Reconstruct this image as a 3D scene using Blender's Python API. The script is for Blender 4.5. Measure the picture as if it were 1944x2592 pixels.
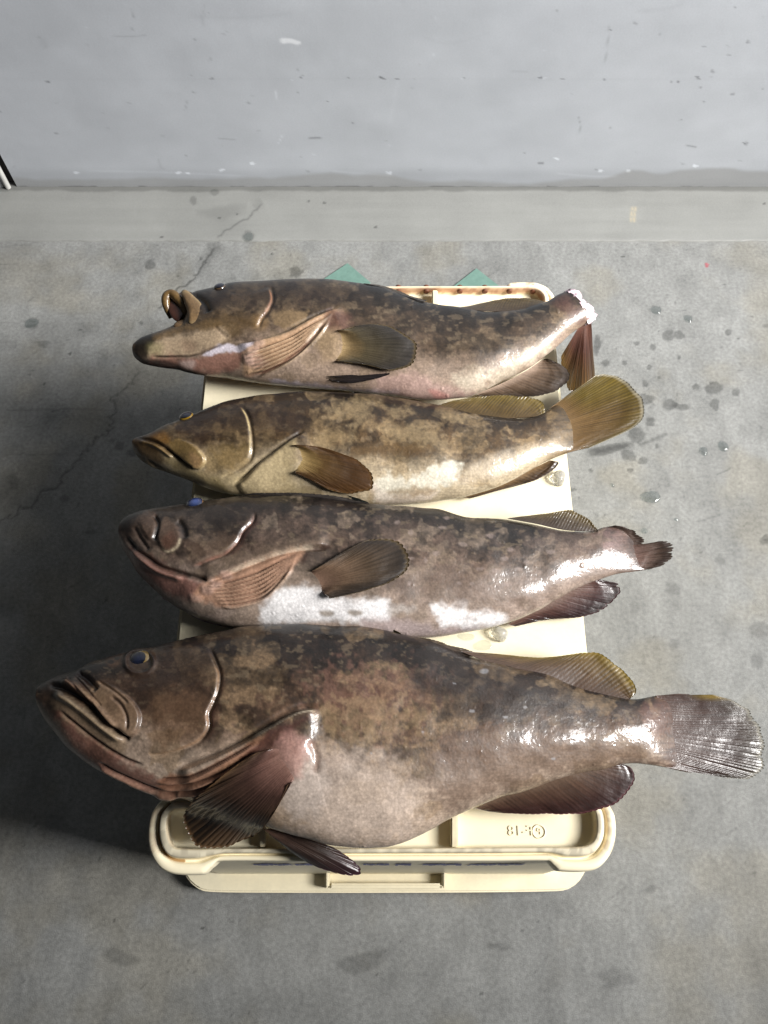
import bpy, bmesh, math
import numpy as np
from math import radians
scene = bpy.context.scene
for o in list(bpy.data.objects): bpy.data.objects.remove(o)

# ------------------------------------------------------------------ camera
HC = 1.35; TILT = radians(24); F = 2100.0
cam_d = bpy.data.cameras.new('camera'); cam = bpy.data.objects.new('camera', cam_d)
scene.collection.objects.link(cam); scene.camera = cam
cam.location = (0, 0, HC); cam.rotation_euler = (TILT, 0, 0)
cam_d.sensor_fit = 'VERTICAL'; cam_d.sensor_height = 36; cam_d.lens = F/2592*36
cam_d.clip_start = .01; cam_d.clip_end = 100
scene.render.resolution_x = 768; scene.render.resolution_y = 1024

# ------------------------------------------------------------------ light: a wide open doorway on the right, dim room
world = bpy.data.worlds.new('World'); scene.world = world; world.use_nodes = True
bg = world.node_tree.nodes['Background']
bg.inputs[0].default_value = (.80, .88, 1, 1); bg.inputs[1].default_value = .035
def area_lamp(name, loc, target, sx, sy, power, col, spread=180):
    d = bpy.data.lights.new(name, 'AREA'); d.shape = 'RECTANGLE'; d.size = sx; d.size_y = sy
    d.energy = power; d.color = col; d.spread = radians(spread)
    o = bpy.data.objects.new(name, d); scene.collection.objects.link(o); o.location = loc
    import mathutils
    o.rotation_euler = (mathutils.Vector(target)-mathutils.Vector(loc)).to_track_quat('-Z', 'Y').to_euler()
    return o
area_lamp('doorway_daylight', (3.0, .18, 2.62), (.0, 1.25, .3), 1.7, 1.4, 76, (1, .98, .96), 66)
vs = scene.view_settings
vs.view_transform = 'Standard'; vs.look = 'None'; vs.gamma = 1; vs.exposure = 0.0

# ------------------------------------------------------------------ helpers: projection of photo points on to planes of the place
CA, SA = math.cos(TILT), math.sin(TILT)
CAM = np.array([0, 0, HC])
def ray(p):
    p = np.asarray(p, float)
    dx = (p[..., 0]-972)/F; dy = (1296-p[..., 1])/F
    return np.stack([dx, CA*dy+SA, SA*dy-CA], -1)
def onz(p, z):
    d = ray(p); t = (np.asarray(z)-HC)/d[..., 2]
    return CAM+d*t[..., None]
def ony(p, Y):
    d = ray(p); return CAM+d*(Y/d[..., 1])[..., None]
def proj(V):
    v = V-CAM; y = CA*v[..., 1]+SA*v[..., 2]; z = -SA*v[..., 1]+CA*v[..., 2]
    return np.stack([972+F*v[..., 0]/-z, 1296-F*y/-z], -1)
def srgb(c):
    c = np.asarray(c, float)/255
    return np.where(c <= .04045, c/12.92, ((c+.055)/1.055)**2.4)
def sm(a, b, x):
    t = np.clip((x-a)/(b-a), 0, 1); return t*t*(3-2*t)
def cr(pts, n, closed=False):
    """Catmull-Rom through the points, n samples evenly along the length"""
    P = np.asarray(pts, float)
    if closed: E = np.vstack([P[-1:], P, P[:2]])
    else: E = np.vstack([2*P[0]-P[1], P, 2*P[-1]-P[-2]])
    out = []
    for i in range(1, len(E)-2):
        a, b, c, d = E[i-1], E[i], E[i+1], E[i+2]
        t = np.linspace(0, 1, 16, endpoint=False)[:, None]
        out.append(.5*((2*b)+(c-a)*t+(2*a-5*b+4*c-d)*t*t+(3*b-a-3*c+d)*t**3))
    out.append(E[-2:-1]); Q = np.vstack(out)
    L = np.r_[0, np.cumsum(np.linalg.norm(np.diff(Q[:, :2], axis=0), axis=1))]
    s = np.linspace(0, L[-1], n+1)[:-1] if closed else np.linspace(0, L[-1], n)
    return np.stack([np.interp(s, L, Q[:, k]) for k in range(Q.shape[1])], 1)
def hashn(ix, iy, iz):
    h = (ix.astype(np.int64)*374761393+iy.astype(np.int64)*668265263+iz.astype(np.int64)*2147483647) & 0xffffffff
    h = ((h ^ (h >> 13))*1274126177) & 0xffffffff
    h = ((h ^ (h >> 16))*2246822519) & 0xffffffff
    return ((h ^ (h >> 15)) & 0xffff)/65535.0
def noise2(x, y, seed=0):
    ix = np.floor(x); iy = np.floor(y); fx = x-ix; fy = y-iy
    fx = fx*fx*fx*(fx*(fx*6-15)+10); fy = fy*fy*fy*(fy*(fy*6-15)+10)
    z = np.full(ix.shape, seed)
    a = hashn(ix, iy, z); b = hashn(ix+1, iy, z); c = hashn(ix, iy+1, z); d = hashn(ix+1, iy+1, z)
    return (a*(1-fx)+b*fx)*(1-fy)+(c*(1-fx)+d*fx)*fy
def fbm(x, y, oct=4, seed=0, gain=.5):
    s = 0; a = 1; t = 0
    for k in range(oct):
        s = s+a*noise2(x*2**k+17.3*k, y*2**k-9.1*k, seed+k*13); t += a; a *= gain
    return s/t
def seg_dist(P, pts):
    """distance, side (+ to the right of travel on screen), 0..1 along"""
    best = np.full(len(P), 1e9); side = np.zeros(len(P)); par = np.zeros(len(P)); n = len(pts)-1
    for i in range(n):
        a = pts[i]; d = pts[i+1]-a; w = P-a; L2 = max(d@d, 1e-12)
        t = np.clip((w@d)/L2, 0, 1); q = w-t[:, None]*d; dd = np.hypot(q[:, 0], q[:, 1])
        m = dd < best; best[m] = dd[m]
        side[m] = np.sign(d[0]*w[m, 1]-d[1]*w[m, 0]); par[m] = (i+t[m])/n
    return best, side, par
def poly_sd(P, pts):
    """signed distance to a closed outline, negative inside"""
    d = seg_dist(P, np.vstack([pts, pts[:1]]))[0]
    ins = np.zeros(len(P), bool); n = len(pts); j = n-1
    for i in range(n):
        xi, yi = pts[i]; xj, yj = pts[j]
        if yi != yj:
            ins ^= ((yi > P[:, 1]) != (yj > P[:, 1])) & (P[:, 0] < (xj-xi)*(P[:, 1]-yi)/(yj-yi)+xi)
        j = i
    return np.where(ins, -d, d)
def off(lst, ox, oy, s): return [(ox+x/s, oy+y/s) for x, y in lst]

# ------------------------------------------------------------------ helpers: objects
def link(o, parent=None, **kw):
    scene.collection.objects.link(o)
    if parent: o.parent = parent
    for k, v in kw.items(): o[k] = v
    return o
def empty(name, loc, **kw):
    o = bpy.data.objects.new(name, None); o.location = loc; o.empty_display_size = .05
    return link(o, **kw)
def mesh(name, V, faces, mat, parent=None, col=None, smooth=True, **kw):
    V = np.asarray(V, float); me = bpy.data.meshes.new(name)
    if parent is not None: V = V-np.array(parent['_o'] if '_o' in parent else (0, 0, 0))
    me.vertices.add(len(V)); me.vertices.foreach_set('co', V.astype(np.float32).ravel())
    if isinstance(faces, np.ndarray): groups = [faces]
    else: groups = [np.asarray(f) for f in faces]
    loops = np.concatenate([g.ravel() for g in groups]).astype(np.int32)
    tot = np.concatenate([np.full(len(g), g.shape[1]) for g in groups]).astype(np.int32)
    st = np.r_[0, np.cumsum(tot)[:-1]].astype(np.int32)
    me.loops.add(len(loops)); me.loops.foreach_set('vertex_index', loops)
    me.polygons.add(len(tot)); me.polygons.foreach_set('loop_start', st); me.polygons.foreach_set('loop_total', tot)
    me.polygons.foreach_set('use_smooth', np.full(len(tot), smooth))
    me.update(calc_edges=True); me.validate()
    if col is not None:
        c = np.ones((len(V), 4), np.float32); c[:, :col.shape[1]] = col
        at = me.color_attributes.new('Col', 'FLOAT_COLOR', 'POINT'); at.data.foreach_set('color', c.ravel())
    me.materials.append(mat)
    return link(bpy.data.objects.new(name, me), parent, **kw)
def grid_faces(n, m, wrap=False):
    i, j = np.meshgrid(np.arange(n-1), np.arange(m if wrap else m-1), indexing='ij')
    k = (j+1) % m
    return np.stack([i*m+j, (i+1)*m+j, (i+1)*m+k, i*m+k], -1).reshape(-1, 4)
def prism(name, poly, z0, z1, mat, parent=None, bevel=.003, seg=2, inset0=0, **kw):
    bm = bmesh.new(); poly = np.asarray(poly)[:, :2]; org = np.array(parent['_o']) if parent is not None and '_o' in parent else np.zeros(3)
    c = poly.mean(0)
    lo = [bm.verts.new((*(p+(c-p)/np.linalg.norm(c-p)*inset0-org[:2]), z0-org[2])) for p in poly]
    hi = [bm.verts.new((*(p-org[:2]), z1-org[2])) for p in poly]
    n = len(poly); bm.faces.new(hi); bm.faces.new(lo[::-1])
    for i in range(n): bm.faces.new((lo[i], lo[(i+1) % n], hi[(i+1) % n], hi[i]))
    bmesh.ops.recalc_face_normals(bm, faces=bm.faces)
    if bevel: bmesh.ops.bevel(bm, geom=[e for e in bm.edges], offset=bevel, segments=seg, affect='EDGES', clamp_overlap=True)
    me = bpy.data.meshes.new(name); bm.to_mesh(me); bm.free(); me.materials.append(mat)
    for p in me.polygons: p.use_smooth = False
    return link(bpy.data.objects.new(name, me), parent, **kw)

# ------------------------------------------------------------------ materials
def material(name):
    m = bpy.data.materials.new(name); m.use_nodes = True
    nt = m.node_tree; return m, nt, nt.nodes['Principled BSDF']
def N(nt, t, **kw):
    n = nt.nodes.new(t)
    for k, v in kw.items():
        if k.startswith('i_'): n.inputs[k[2:].replace('_', ' ')].default_value = v
        else: setattr(n, k, v)
    return n
def mul_noise(nt, src, scale, lo, hi, detail=4, coord=None):
    no = N(nt, 'ShaderNodeTexNoise', i_Scale=scale, i_Detail=detail)
    if coord: nt.links.new(coord, no.inputs['Vector'])
    mr = N(nt, 'ShaderNodeMapRange'); mr.inputs['From Min'].default_value = .3; mr.inputs['From Max'].default_value = .7
    mr.inputs['To Min'].default_value = lo; mr.inputs['To Max'].default_value = hi
    nt.links.new(no.outputs['Fac'], mr.inputs['Value'])
    mx = N(nt, 'ShaderNodeMix', data_type='RGBA', blend_type='MULTIPLY'); mx.inputs['Factor'].default_value = 1
    nt.links.new(src, mx.inputs['A']); nt.links.new(mr.outputs['Result'], mx.inputs['B'])
    return mx.outputs['Result']
def attr_mat(name, rough, coat=0, coat_rough=.1, noises=(), bumps=(), spec=.5, wet=False, sss=0, transl=0, coat_bump=None, scales=0):
    """colour from the painted 'Col' layer, noise on top; alpha of the layer = wetness when wet"""
    m, nt, b = material(name)
    at = N(nt, 'ShaderNodeVertexColor', layer_name='Col'); col = at.outputs['Color']
    tc = N(nt, 'ShaderNodeNewGeometry').outputs['Position']
    for sc, lo, hi in noises: col = mul_noise(nt, col, sc, lo, hi, coord=tc)
    if scales:
        vo = N(nt, 'ShaderNodeTexVoronoi', i_Scale=scales); nt.links.new(tc, vo.inputs['Vector'])
        mr = N(nt, 'ShaderNodeMapRange'); nt.links.new(vo.outputs['Distance'], mr.inputs['Value']); mr.inputs['From Max'].default_value = .75
        mr.inputs['To Min'].default_value = 1.11; mr.inputs['To Max'].default_value = .84
        mx = N(nt, 'ShaderNodeMix', data_type='RGBA', blend_type='MULTIPLY'); mx.inputs['Factor'].default_value = 1
        nt.links.new(col, mx.inputs['A']); nt.links.new(mr.outputs['Result'], mx.inputs['B']); col = mx.outputs['Result']
    nt.links.new(col, b.inputs['Base Color'])
    b.inputs['Roughness'].default_value = rough; b.inputs['Specular IOR Level'].default_value = spec
    b.inputs['Coat Weight'].default_value = coat; b.inputs['Coat Roughness'].default_value = coat_rough
    if wet:
        mr = N(nt, 'ShaderNodeMapRange'); nt.links.new(at.outputs['Alpha'], mr.inputs['Value'])
        mr.inputs['To Min'].default_value = rough; mr.inputs['To Max'].default_value = wet
        nt.links.new(mr.outputs['Result'], b.inputs['Roughness'])
    prev = None
    for kind, sc, st, dist in bumps:
        if kind in 'vd':
            t = N(nt, 'ShaderNodeTexVoronoi', i_Scale=sc); o = t.outputs['Distance']
        else:
            t = N(nt, 'ShaderNodeTexNoise', i_Scale=sc, i_Detail=3.0); o = t.outputs['Fac']
        nt.links.new(tc, t.inputs['Vector'])
        if kind == 'd':      # scattered droplets
            mr = N(nt, 'ShaderNodeMapRange', interpolation_type='SMOOTHSTEP'); nt.links.new(o, mr.inputs['Value'])
            mr.inputs['From Min'].default_value = 0; mr.inputs['From Max'].default_value = .17; mr.inputs['To Min'].default_value = 1; mr.inputs['To Max'].default_value = 0; o = mr.outputs['Result']
        bu = N(nt, 'ShaderNodeBump'); bu.inputs['Strength'].default_value = st; bu.inputs['Distance'].default_value = dist
        nt.links.new(o, bu.inputs['Height'])
        if prev: nt.links.new(prev, bu.inputs['Normal'])
        prev = bu.outputs['Normal']
    if prev:
        nt.links.new(prev, b.inputs['Normal'])
        for sc, st, dist in coat_bump or ():      # the wet film glints in small crisp flecks
            t = N(nt, 'ShaderNodeTexNoise', i_Scale=sc, i_Detail=2.0); nt.links.new(tc, t.inputs['Vector'])
            bu = N(nt, 'ShaderNodeBump'); bu.inputs['Strength'].default_value = st; bu.inputs['Distance'].default_value = dist
            nt.links.new(t.outputs['Fac'], bu.inputs['Height']); nt.links.new(prev, bu.inputs['Normal']); prev = bu.outputs['Normal']
        nt.links.new(prev, b.inputs['Coat Normal'])
    if transl:
        tr = N(nt, 'ShaderNodeBsdfTranslucent'); nt.links.new(col, tr.inputs['Color'])
        mx = N(nt, 'ShaderNodeMixShader'); mx.inputs[0].default_value = transl
        nt.links.new(b.outputs[0], mx.inputs[1]); nt.links.new(tr.outputs[0], mx.inputs[2])
        nt.links.new(mx.outputs[0], nt.nodes['Material Output'].inputs['Surface'])
    return m
def plain(name, rgb, rough, noises=(), bumps=(), coat=0, spec=.5):
    m, nt, b = material(name)
    rg = N(nt, 'ShaderNodeRGB'); rg.outputs[0].default_value = (*srgb(rgb), 1); col = rg.outputs[0]
    tc = N(nt, 'ShaderNodeNewGeometry').outputs['Position']
    for sc, lo, hi in noises: col = mul_noise(nt, col, sc, lo, hi, coord=tc)
    nt.links.new(col, b.inputs['Base Color']); b.inputs['Roughness'].default_value = rough
    b.inputs['Coat Weight'].default_value = coat; b.inputs['Specular IOR Level'].default_value = spec
    for kind, sc, st, dist in bumps:
        t = N(nt, 'ShaderNodeTexNoise', i_Scale=sc, i_Detail=4.0); nt.links.new(tc, t.inputs['Vector'])
        bu = N(nt, 'ShaderNodeBump'); bu.inputs['Strength'].default_value = st; bu.inputs['Distance'].default_value = dist
        nt.links.new(t.outputs['Fac'], bu.inputs['Height']); nt.links.new(bu.outputs['Normal'], b.inputs['Normal'])
    return m
M_floor = attr_mat('concrete_floor', .62, noises=[(900, .66, 1.24), (160, .82, 1.15)], bumps=[('n', 500, .35, .0012), ('n', 60, .2, .002)], spec=.35, wet=.1)
M_strip = attr_mat('trowelled_concrete', .55, noises=[(500, .93, 1.06)], bumps=[('n', 200, .15, .001)], spec=.35, wet=.2)
M_wall = attr_mat('painted_concrete_wall', .5, noises=[(300, .965, 1.03)], bumps=[('n', 40, .12, .002), ('n', 400, .12, .0006)], spec=.4, wet=.3)
M_skin = attr_mat('wet_fish_skin', .46, coat=.42, scales=290, coat_rough=.08, coat_bump=[(55, .22, .004), (190, .18, .0018)], noises=[(260, .84, 1.14), (700, .92, 1.07)],
                  bumps=[('v', 330, .16, .0006), ('n', 60, .06, .0016), ('n', 520, .12, .0005), ('d', 75, .25, .0008)], spec=.4)
M_fin = attr_mat('wet_fin_membrane', .40, coat=.42, coat_rough=.09, coat_bump=[(140, .2, .0015)], noises=[(500, .88, 1.12)], bumps=[('n', 300, .25, .0008)], transl=.18)
M_eye = attr_mat('fish_eye', .12, coat=1, coat_rough=.04)
M_plastic = attr_mat('cream_plastic', .38, noises=[(60, .97, 1.02)], bumps=[('n', 160, .05, .001)], spec=.45)
M_cream = plain('cream_moulded_plastic', (238, 228, 198), .36, noises=[(9, .93, 1.02), (45, .95, 1.02), (220, .97, 1.02)], bumps=[('n', 120, .06, .001)])
M_blue = plain('blue_marker_ink', (104, 110, 170), .5, noises=[(300, .7, 1.2)])
M_hole = plain('rusty_drain_hole', (96, 52, 26), .7, noises=[(200, .7, 1.2)])
M_green = plain('mint_green_floor_paint', (98, 128, 118), .55, noises=[(150, .9, 1.06), (30, .93, 1.04)], bumps=[('n', 300, .2, .0006)])
M_pipe = plain('white_cable_sheath', (170, 170, 166), .4, noises=[(40, .9, 1.03)])
M_gap = plain('dark_joint_filler', (45, 42, 40), .8, noises=[(60, .7, 1.2)])
M_water, nt, b = material('clear_water'); nt.nodes.remove(b)
tr = N(nt, 'ShaderNodeBsdfTransparent'); tr.inputs[0].default_value = (.93, .945, .945, 1); gl = N(nt, 'ShaderNodeBsdfGlossy'); gl.inputs['Roughness'].default_value = .03
fr = N(nt, 'ShaderNodeFresnel'); fr.inputs['IOR'].default_value = 1.45; mx = N(nt, 'ShaderNodeMixShader')
bf = N(nt, 'ShaderNodeNewGeometry'); mt = N(nt, 'ShaderNodeMath', operation='SUBTRACT'); mt.inputs[0].default_value = 1; nt.links.new(bf.outputs['Backfacing'], mt.inputs[1])
mu = N(nt, 'ShaderNodeMath', operation='MULTIPLY'); nt.links.new(fr.outputs[0], mu.inputs[0]); nt.links.new(mt.outputs[0], mu.inputs[1])
nt.links.new(mu.outputs[0], mx.inputs[0]); nt.links.new(tr.outputs[0], mx.inputs[1]); nt.links.new(gl.outputs[0], mx.inputs[2]); nt.links.new(mx.outputs[0], nt.nodes['Material Output'].inputs['Surface'])
M_ice, nt, b = material('melting_ice'); b.inputs['Transmission Weight'].default_value = .85; b.inputs['Roughness'].default_value = .12; b.inputs['IOR'].default_value = 1.31
b.inputs['Base Color'].default_value = (.97, .97, .95, 1)
M_flesh = plain('raw_white_flesh', (240, 214, 222), .35, noises=[(260, .75, 1.05)], bumps=[('n', 220, .6, .003)], coat=.5)

# ================================================================== SETTING
YW = float(ony(np.array([972, 475.]), 1.0)[1])*0+HC*math.tan(TILT+math.atan((1296-475)/F))   # wall plane
YS = HC*math.tan(TILT+math.atan((1296-612)/F))                                              # strip edge
def stretch(a, b, n, far_lo, far_hi, k=10):
    core = np.linspace(a, b, n); lo = a-(np.linspace(1, 0, k, endpoint=False)**2)*(a-far_lo); hi = b+(np.linspace(0, 1, k+1)[1:]**2)*(far_hi-b)
    return np.r_[lo, core, hi]
class Paint:
    def __init__(s, P, col): s.P = P; s.col = col; s.D = np.zeros(len(P)); s.wet = np.zeros(len(P))
    def box(s, pts, m):
        p = np.asarray(pts); P = s.P
        return np.where((P[:, 0] > p[:, 0].min()-m) & (P[:, 0] < p[:, 0].max()+m) & (P[:, 1] > p[:, 1].min()-m) & (P[:, 1] < p[:, 1].max()+m))[0]
    def mix(s, idx, c, a):
        s.col[idx] = s.col[idx]*(1-a[:, None])+srgb(c)*a[:, None]
    def dark(s, idx, k, a): s.col[idx] *= (1-a[:, None]*(1-k))
    def spot(s, x, y, rx, ry=None, k=.62, wet=.5, jag=.25, soft=.18, ang=0, seed=0):
        ry = ry or rx; m = max(rx, ry)*1.6
        idx = s.box([(x, y)], m); d = s.P[idx]-[x, y]; c, n = math.cos(ang), math.sin(ang)
        u = (d[:, 0]*c+d[:, 1]*n)/rx; v = (-d[:, 0]*n+d[:, 1]*c)/ry
        th = np.arctan2(v, u); r = np.hypot(u, v)*(1+jag*(noise2(np.cos(th)*1.6+x, np.sin(th)*1.6+y, 5)-.5)*2)
        a = 1-sm(1-soft, 1+soft, r); s.dark(idx, k, a); s.wet[idx] = np.maximum(s.wet[idx], a*wet)
    def line(s, pts, w, c=None, a=1, k=.5, n=40, taper=True, jag=0, depth=0, brk=True):
        q = cr(pts, n)
        if jag: q = q+np.stack([noise2(q[:, 0]*.12, q[:, 1]*.12, 3)-.5, noise2(q[:, 0]*.12, q[:, 1]*.12, 8)-.5], 1)*jag
        idx = s.box(q, w*4); d, sd, t = seg_dist(s.P[idx], q)
        al = np.exp(-(d/w)**2)*a
        if taper: al = al*sm(0, .12, t)*sm(0, .12, 1-t)
        ab = al*np.clip(.25+1.15*fbm(t*n*.28+pts[0][0]*.37, d*.12, 2, 5), 0, 1) if (brk and c is not None) else al
        if c is None: s.dark(idx, k, al)
        else: s.mix(idx, c, ab)
        if depth: s.D[idx] += depth*al/a
    def patch(s, poly, c, soft=6, a=1, jag=0, seed=0, smooth=True, js=.06):
        q = cr(poly, max(40, len(poly)*6), True) if smooth else np.asarray(poly, float)
        idx = s.box(q, soft*3+jag*2); P = s.P[idx]; d = poly_sd(P, q)
        if jag: d = d+jag*2*(fbm(P[:, 0]*js, P[:, 1]*js, 3, seed)-.5)
        al = (1-sm(-soft, soft, d))*a; s.mix(idx, c, al); return idx, al
    def plate(s, poly, h, w=3, L=None, dirv=None):
        q = cr(poly, max(40, len(poly)*6), True); idx = s.box(q, w*3); d = poly_sd(s.P[idx], q)
        al = 1-sm(-w, w, d)
        if L: al = al*np.exp(np.minimum(d, 0)/L)
        if dirv is not None:
            c = q.mean(0); e = (s.P[idx]-c)@np.array(dirv); al = al*sm(-np.abs((q-c)@np.array(dirv)).max(), np.abs((q-c)@np.array(dirv)).max()*.6, e)
        s.D[idx] += h*al
    def step(s, pts, h, L, side=1, w=4.0, n=40, groove=0, gw=5):
        q = cr(pts, n); idx = s.box(q, L*3); d, sd, t = seg_dist(s.P[idx], q)
        x = d*sd*side; end = sm(0, .1, t)*sm(0, .1, 1-t)
        s.D[idx] += end*(h*sm(-w, w, x)*np.exp(-np.maximum(x, 0)/L)-groove*np.exp(-((x+gw*.8)/gw)**2))

# ---- floor
xs = stretch(-.72, .74, 480, -3, 3); ys = stretch(-.24, YS+.02, 500, -2.2, YW+.06, 6); ys = ys[ys < YW+.07]
X, Y = np.meshgrid(xs, ys, indexing='ij'); V = np.stack([X, Y, 0*X], -1).reshape(-1, 3)
P = proj(V); bad = (V[:, 1] < -.35); P[bad] = [-9e3, 9e3]
g = fbm(V[:, 0]*5, V[:, 1]*5, 5, 1); g2 = fbm(V[:, 0]*26, V[:, 1]*26, 4, 7); g3 = fbm(V[:, 0]*90+3*g2, V[:, 1]*30, 3, 4)
base = srgb((124, 125, 123))[None]*(.80+.30*g+.36*(g2-.4)+.26*(g3-.5))[:, None]
warm = sm(.45, .75, fbm(V[:, 0]*9+4, V[:, 1]*9, 4, 21))[:, None]; base = base*(1-warm*.12*np.array([0, .35, 1.0]))
fl = Paint(P, base)
pits = noise2(V[:, 0]*260, V[:, 1]*260, 31); fl.col *= (1-.35*sm(.9, .98, pits)*sm(.4, .7, fbm(V[:, 0]*14, V[:, 1]*14, 3, 77)))[:, None]
stains = [(1691,851,15,14),(1718,848,13,11),(1845,841,8),(1938,830,11),(1653,879,7),(1532,919,11,9),(1581,919,6),(1644,930,6,7),(1634,972,8),(1761,979,9,8),
 (1809,983,22,16),(1810,1024,12,16),(1864,993,11,10),(1630,1012,24,14),(1695,1024,18,14),(1722,1030,20,8),(1646,1068,11,10),(1663,1128,6),(1628,1165,13,9),(1596,1190,9,5),
 (1540,1137,58,12),(1592,1152,20,14),(1613,1103,22,20),(381,669,15,13),(750,689,17,13),(111,871,15,9),(23,873,7),(1703,1489,20,15),(1707,1630,12,14),(1913,1673,15,18),
 (1925,1594,30,20),(1822,1418,13,14),(1939,1365,15,12),(35,1219,13,20),(303,1128,11),(283,1116,7),(333,1146,14,9),(229,1347,17,6),(164,1262,14,10),(1450,1240,10,5),(1720,905,4),(1668,955,4),(1495,1190,5),
 (1260,2395,34,9),(900,2440,60,24),(1650,2250,20,9),(1560,2480,40,18),(300,2420,50,20),(1610,870,8,5),(1512,870,9,24)]
for i, t in enumerate(stains):
    dry = t[1] > 1400 or t[0] < 300
    fl.spot(*t, k=.72 if dry else .6, wet=.12 if dry else .55, ang=(i*37 % 20-10)/40, soft=.3 if dry else .16, jag=.5 if t[1] > 2000 else .25)
for q in [(1661,785,15,11),(1742,807,12,10),(1831,1130,14,12),(1781,1142,11,10),(1647,1258,23,15),(80,818,18,14)]: fl.spot(*q, k=.8, wet=.3)
fl.line([(1613,1129),(1640,1118),(1670,1106),(1695,1096)], 5, k=.6); fl.line([(1500,1145),(1560,1133),(1612,1128)], 7, k=.62)
fl.line([(348,905),(341,961),(301,991),(286,1007),(284,1051),(274,1088),(234,1118),(201,1158),(160,1208),(110,1248),(57,1292),(0,1318),(-60,1340)], 2.2, k=.62, jag=22, n=140, depth=-.001)
fl.line([(348,905),(341,961),(301,991),(284,1051),(234,1118),(160,1208),(57,1292)], 12, k=.87, jag=14, n=60)
fl.line([(390,800),(432,745),(484,712),(510,680),(540,635),(552,615)], 2.6, k=.45, jag=16, n=80, depth=-.0006)
fl.line([(300,930),(380,840),(400,800)], 14, k=.78, jag=14); fl.spot(522, 660, 14, 34, k=.78, wet=0, soft=.5, jag=.5, ang=.4); fl.spot(540, 622, 20, 14, k=.8, wet=0, soft=.5)
fl.line([(0,1040),(140,1036),(290,1038)], 2, k=.7, jag=5); fl.line([(0,1152),(90,1150),(180,1150)], 2, k=.75, jag=6)
rng = np.random.RandomState(4)
for k in range(70):
    x, y = rng.uniform(0, 1944), rng.choice([rng.uniform(640, 1100), rng.uniform(640, 2590)]); fl.spot(x, y, rng.uniform(2, 4.5), rng.uniform(1.5, 3.5), k=rng.uniform(.35, .75), wet=0, jag=.6)
for k in range(110):
    x, y = rng.uniform(0, 1944), rng.uniform(700, 2590); L = rng.uniform(12, 80); a = rng.normal(-.25, .35)
    fl.line([(x, y), (x+L*.5*math.cos(a), y+L*.5*math.sin(a)+rng.normal(0, 2)), (x+L*math.cos(a), y+L*math.sin(a))], 1.6, k=rng.uniform(.62, 1.25), n=8)
idx = fl.box([(1789, 671)], 9); fl.mix(idx, (150, 70, 80), (np.hypot(*(fl.P[idx]-[1789, 671]).T) < 5.5)*.8)
V[:, 2] += fl.D
floor = mesh('floor', V, grid_faces(len(xs), len(ys)), M_floor, col=np.c_[fl.col, fl.wet], kind='structure')

# ---- smooth trowelled strip at the foot of the wall, a few millimetres proud
xs = stretch(-.90, .92, 520, -3, 3); ys = np.r_[YS, np.linspace(YS+.0015, YW+.04, 80)]
X, Y = np.meshgrid(xs, ys, indexing='ij'); Z = np.full_like(X, .003); Z[:, 0] = -.002
V = np.stack([X, Y, Z], -1).reshape(-1, 3); V[:, 1] += np.where(V[:, 1] < YS+.004, (fbm(V[:, 0]*30, V[:, 0]*0, 3, 3)-.5)*.004, 0)
P = proj(V)
g = fbm(V[:, 0]*4, V[:, 1]*60, 4, 41); g2 = fbm(V[:, 0]*12, V[:, 1]*14, 4, 45)
st = Paint(P, srgb((126, 127, 124))[None]*(.84+.14*g+.2*g2)[:, None])
for t in [(490,507,9,12),(543,487,11,8),(630,599,14,16)]: st.spot(*t, k=.72, wet=.5)
st.spot(560, 537, 40, 16, k=.86, wet=0, soft=.5, jag=.5)
st.line([(552,612),(560,592),(620,555),(650,530),(668,510)], 2.4, k=.62, jag=8); st.line([(640,525),(664,508)], 12, k=.85)
for x in (1598, 1606): st.line([(x+4,520),(x,545),(x,565)], 3.2, (165,155,130), .7)
for x, y in [(820,513),(555,552),(600,542),(782,510),(410,600),(1935,515),(950,575)]: st.spot(x, y, 4, 3, k=.5, wet=0)
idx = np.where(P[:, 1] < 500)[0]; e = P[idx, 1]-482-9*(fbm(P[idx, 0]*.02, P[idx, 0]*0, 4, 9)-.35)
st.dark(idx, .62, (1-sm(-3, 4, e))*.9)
mesh('floor_strip', V, grid_faces(len(xs), len(ys)), M_strip, col=np.c_[st.col, st.wet], kind='structure')

# ---- wall
XL = float(ony(np.array([42., 470.]), YW)[0])
xs = np.r_[XL, np.linspace(XL+.002, 1.15, 460), 1.4, 2, 3]; zs = np.r_[-.01, np.linspace(0, .46, 190), .6, .9, 1.4, 2.2]
X, Z = np.meshgrid(xs, zs, indexing='ij'); V = np.stack([X, 0*X+YW, Z], -1).reshape(-1, 3); P = proj(V); P[V[:, 2] > .8] = [-9e3, -9e3]
g = fbm(V[:, 0]*3, V[:, 2]*3.5, 4, 51); g2 = fbm(V[:, 0]*14, V[:, 2]*22, 4, 57); g3 = fbm(V[:, 0]*1.3+2*g, V[:, 2]*8, 4, 60)
wl = Paint(P, srgb((176, 180, 186))[None]*(.80+.17*g+.13*g2+.12*g3)[:, None])
wl.line([(0,200),(400,201),(900,199),(1400,201),(1944,200)], 3, k=.975, taper=False)
for x, y, r, k in [(760,197,5,.3),(738,203,4,1.25),(883,197,4,.5),(965,196,6,.3),(972,200,5,.4),(1006,200,5,.35),(1046,200,4,.5),(1170,199,4,1.2),(1175,198,4,.5),(1368,197,6,.3),(1378,199,4,1.2),(1424,200,4,.5),
    (1528,202,4,.5),(1716,207,5,.35),(1700,207,4,.6),(1765,197,6,.45),(1772,221,5,.6),(120,206,5,.4),(535,198,4,.4),(1854,238,6,.6),(1543,77,4,.3),(1782,118,5,.6),(442,119,3,.5),(828,257,3,.4),(1885,363,4,.4)]:
    wl.spot(x, y, r*.85, r*.5, k=1+(k-1)*.8, wet=0, jag=.5)
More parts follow.
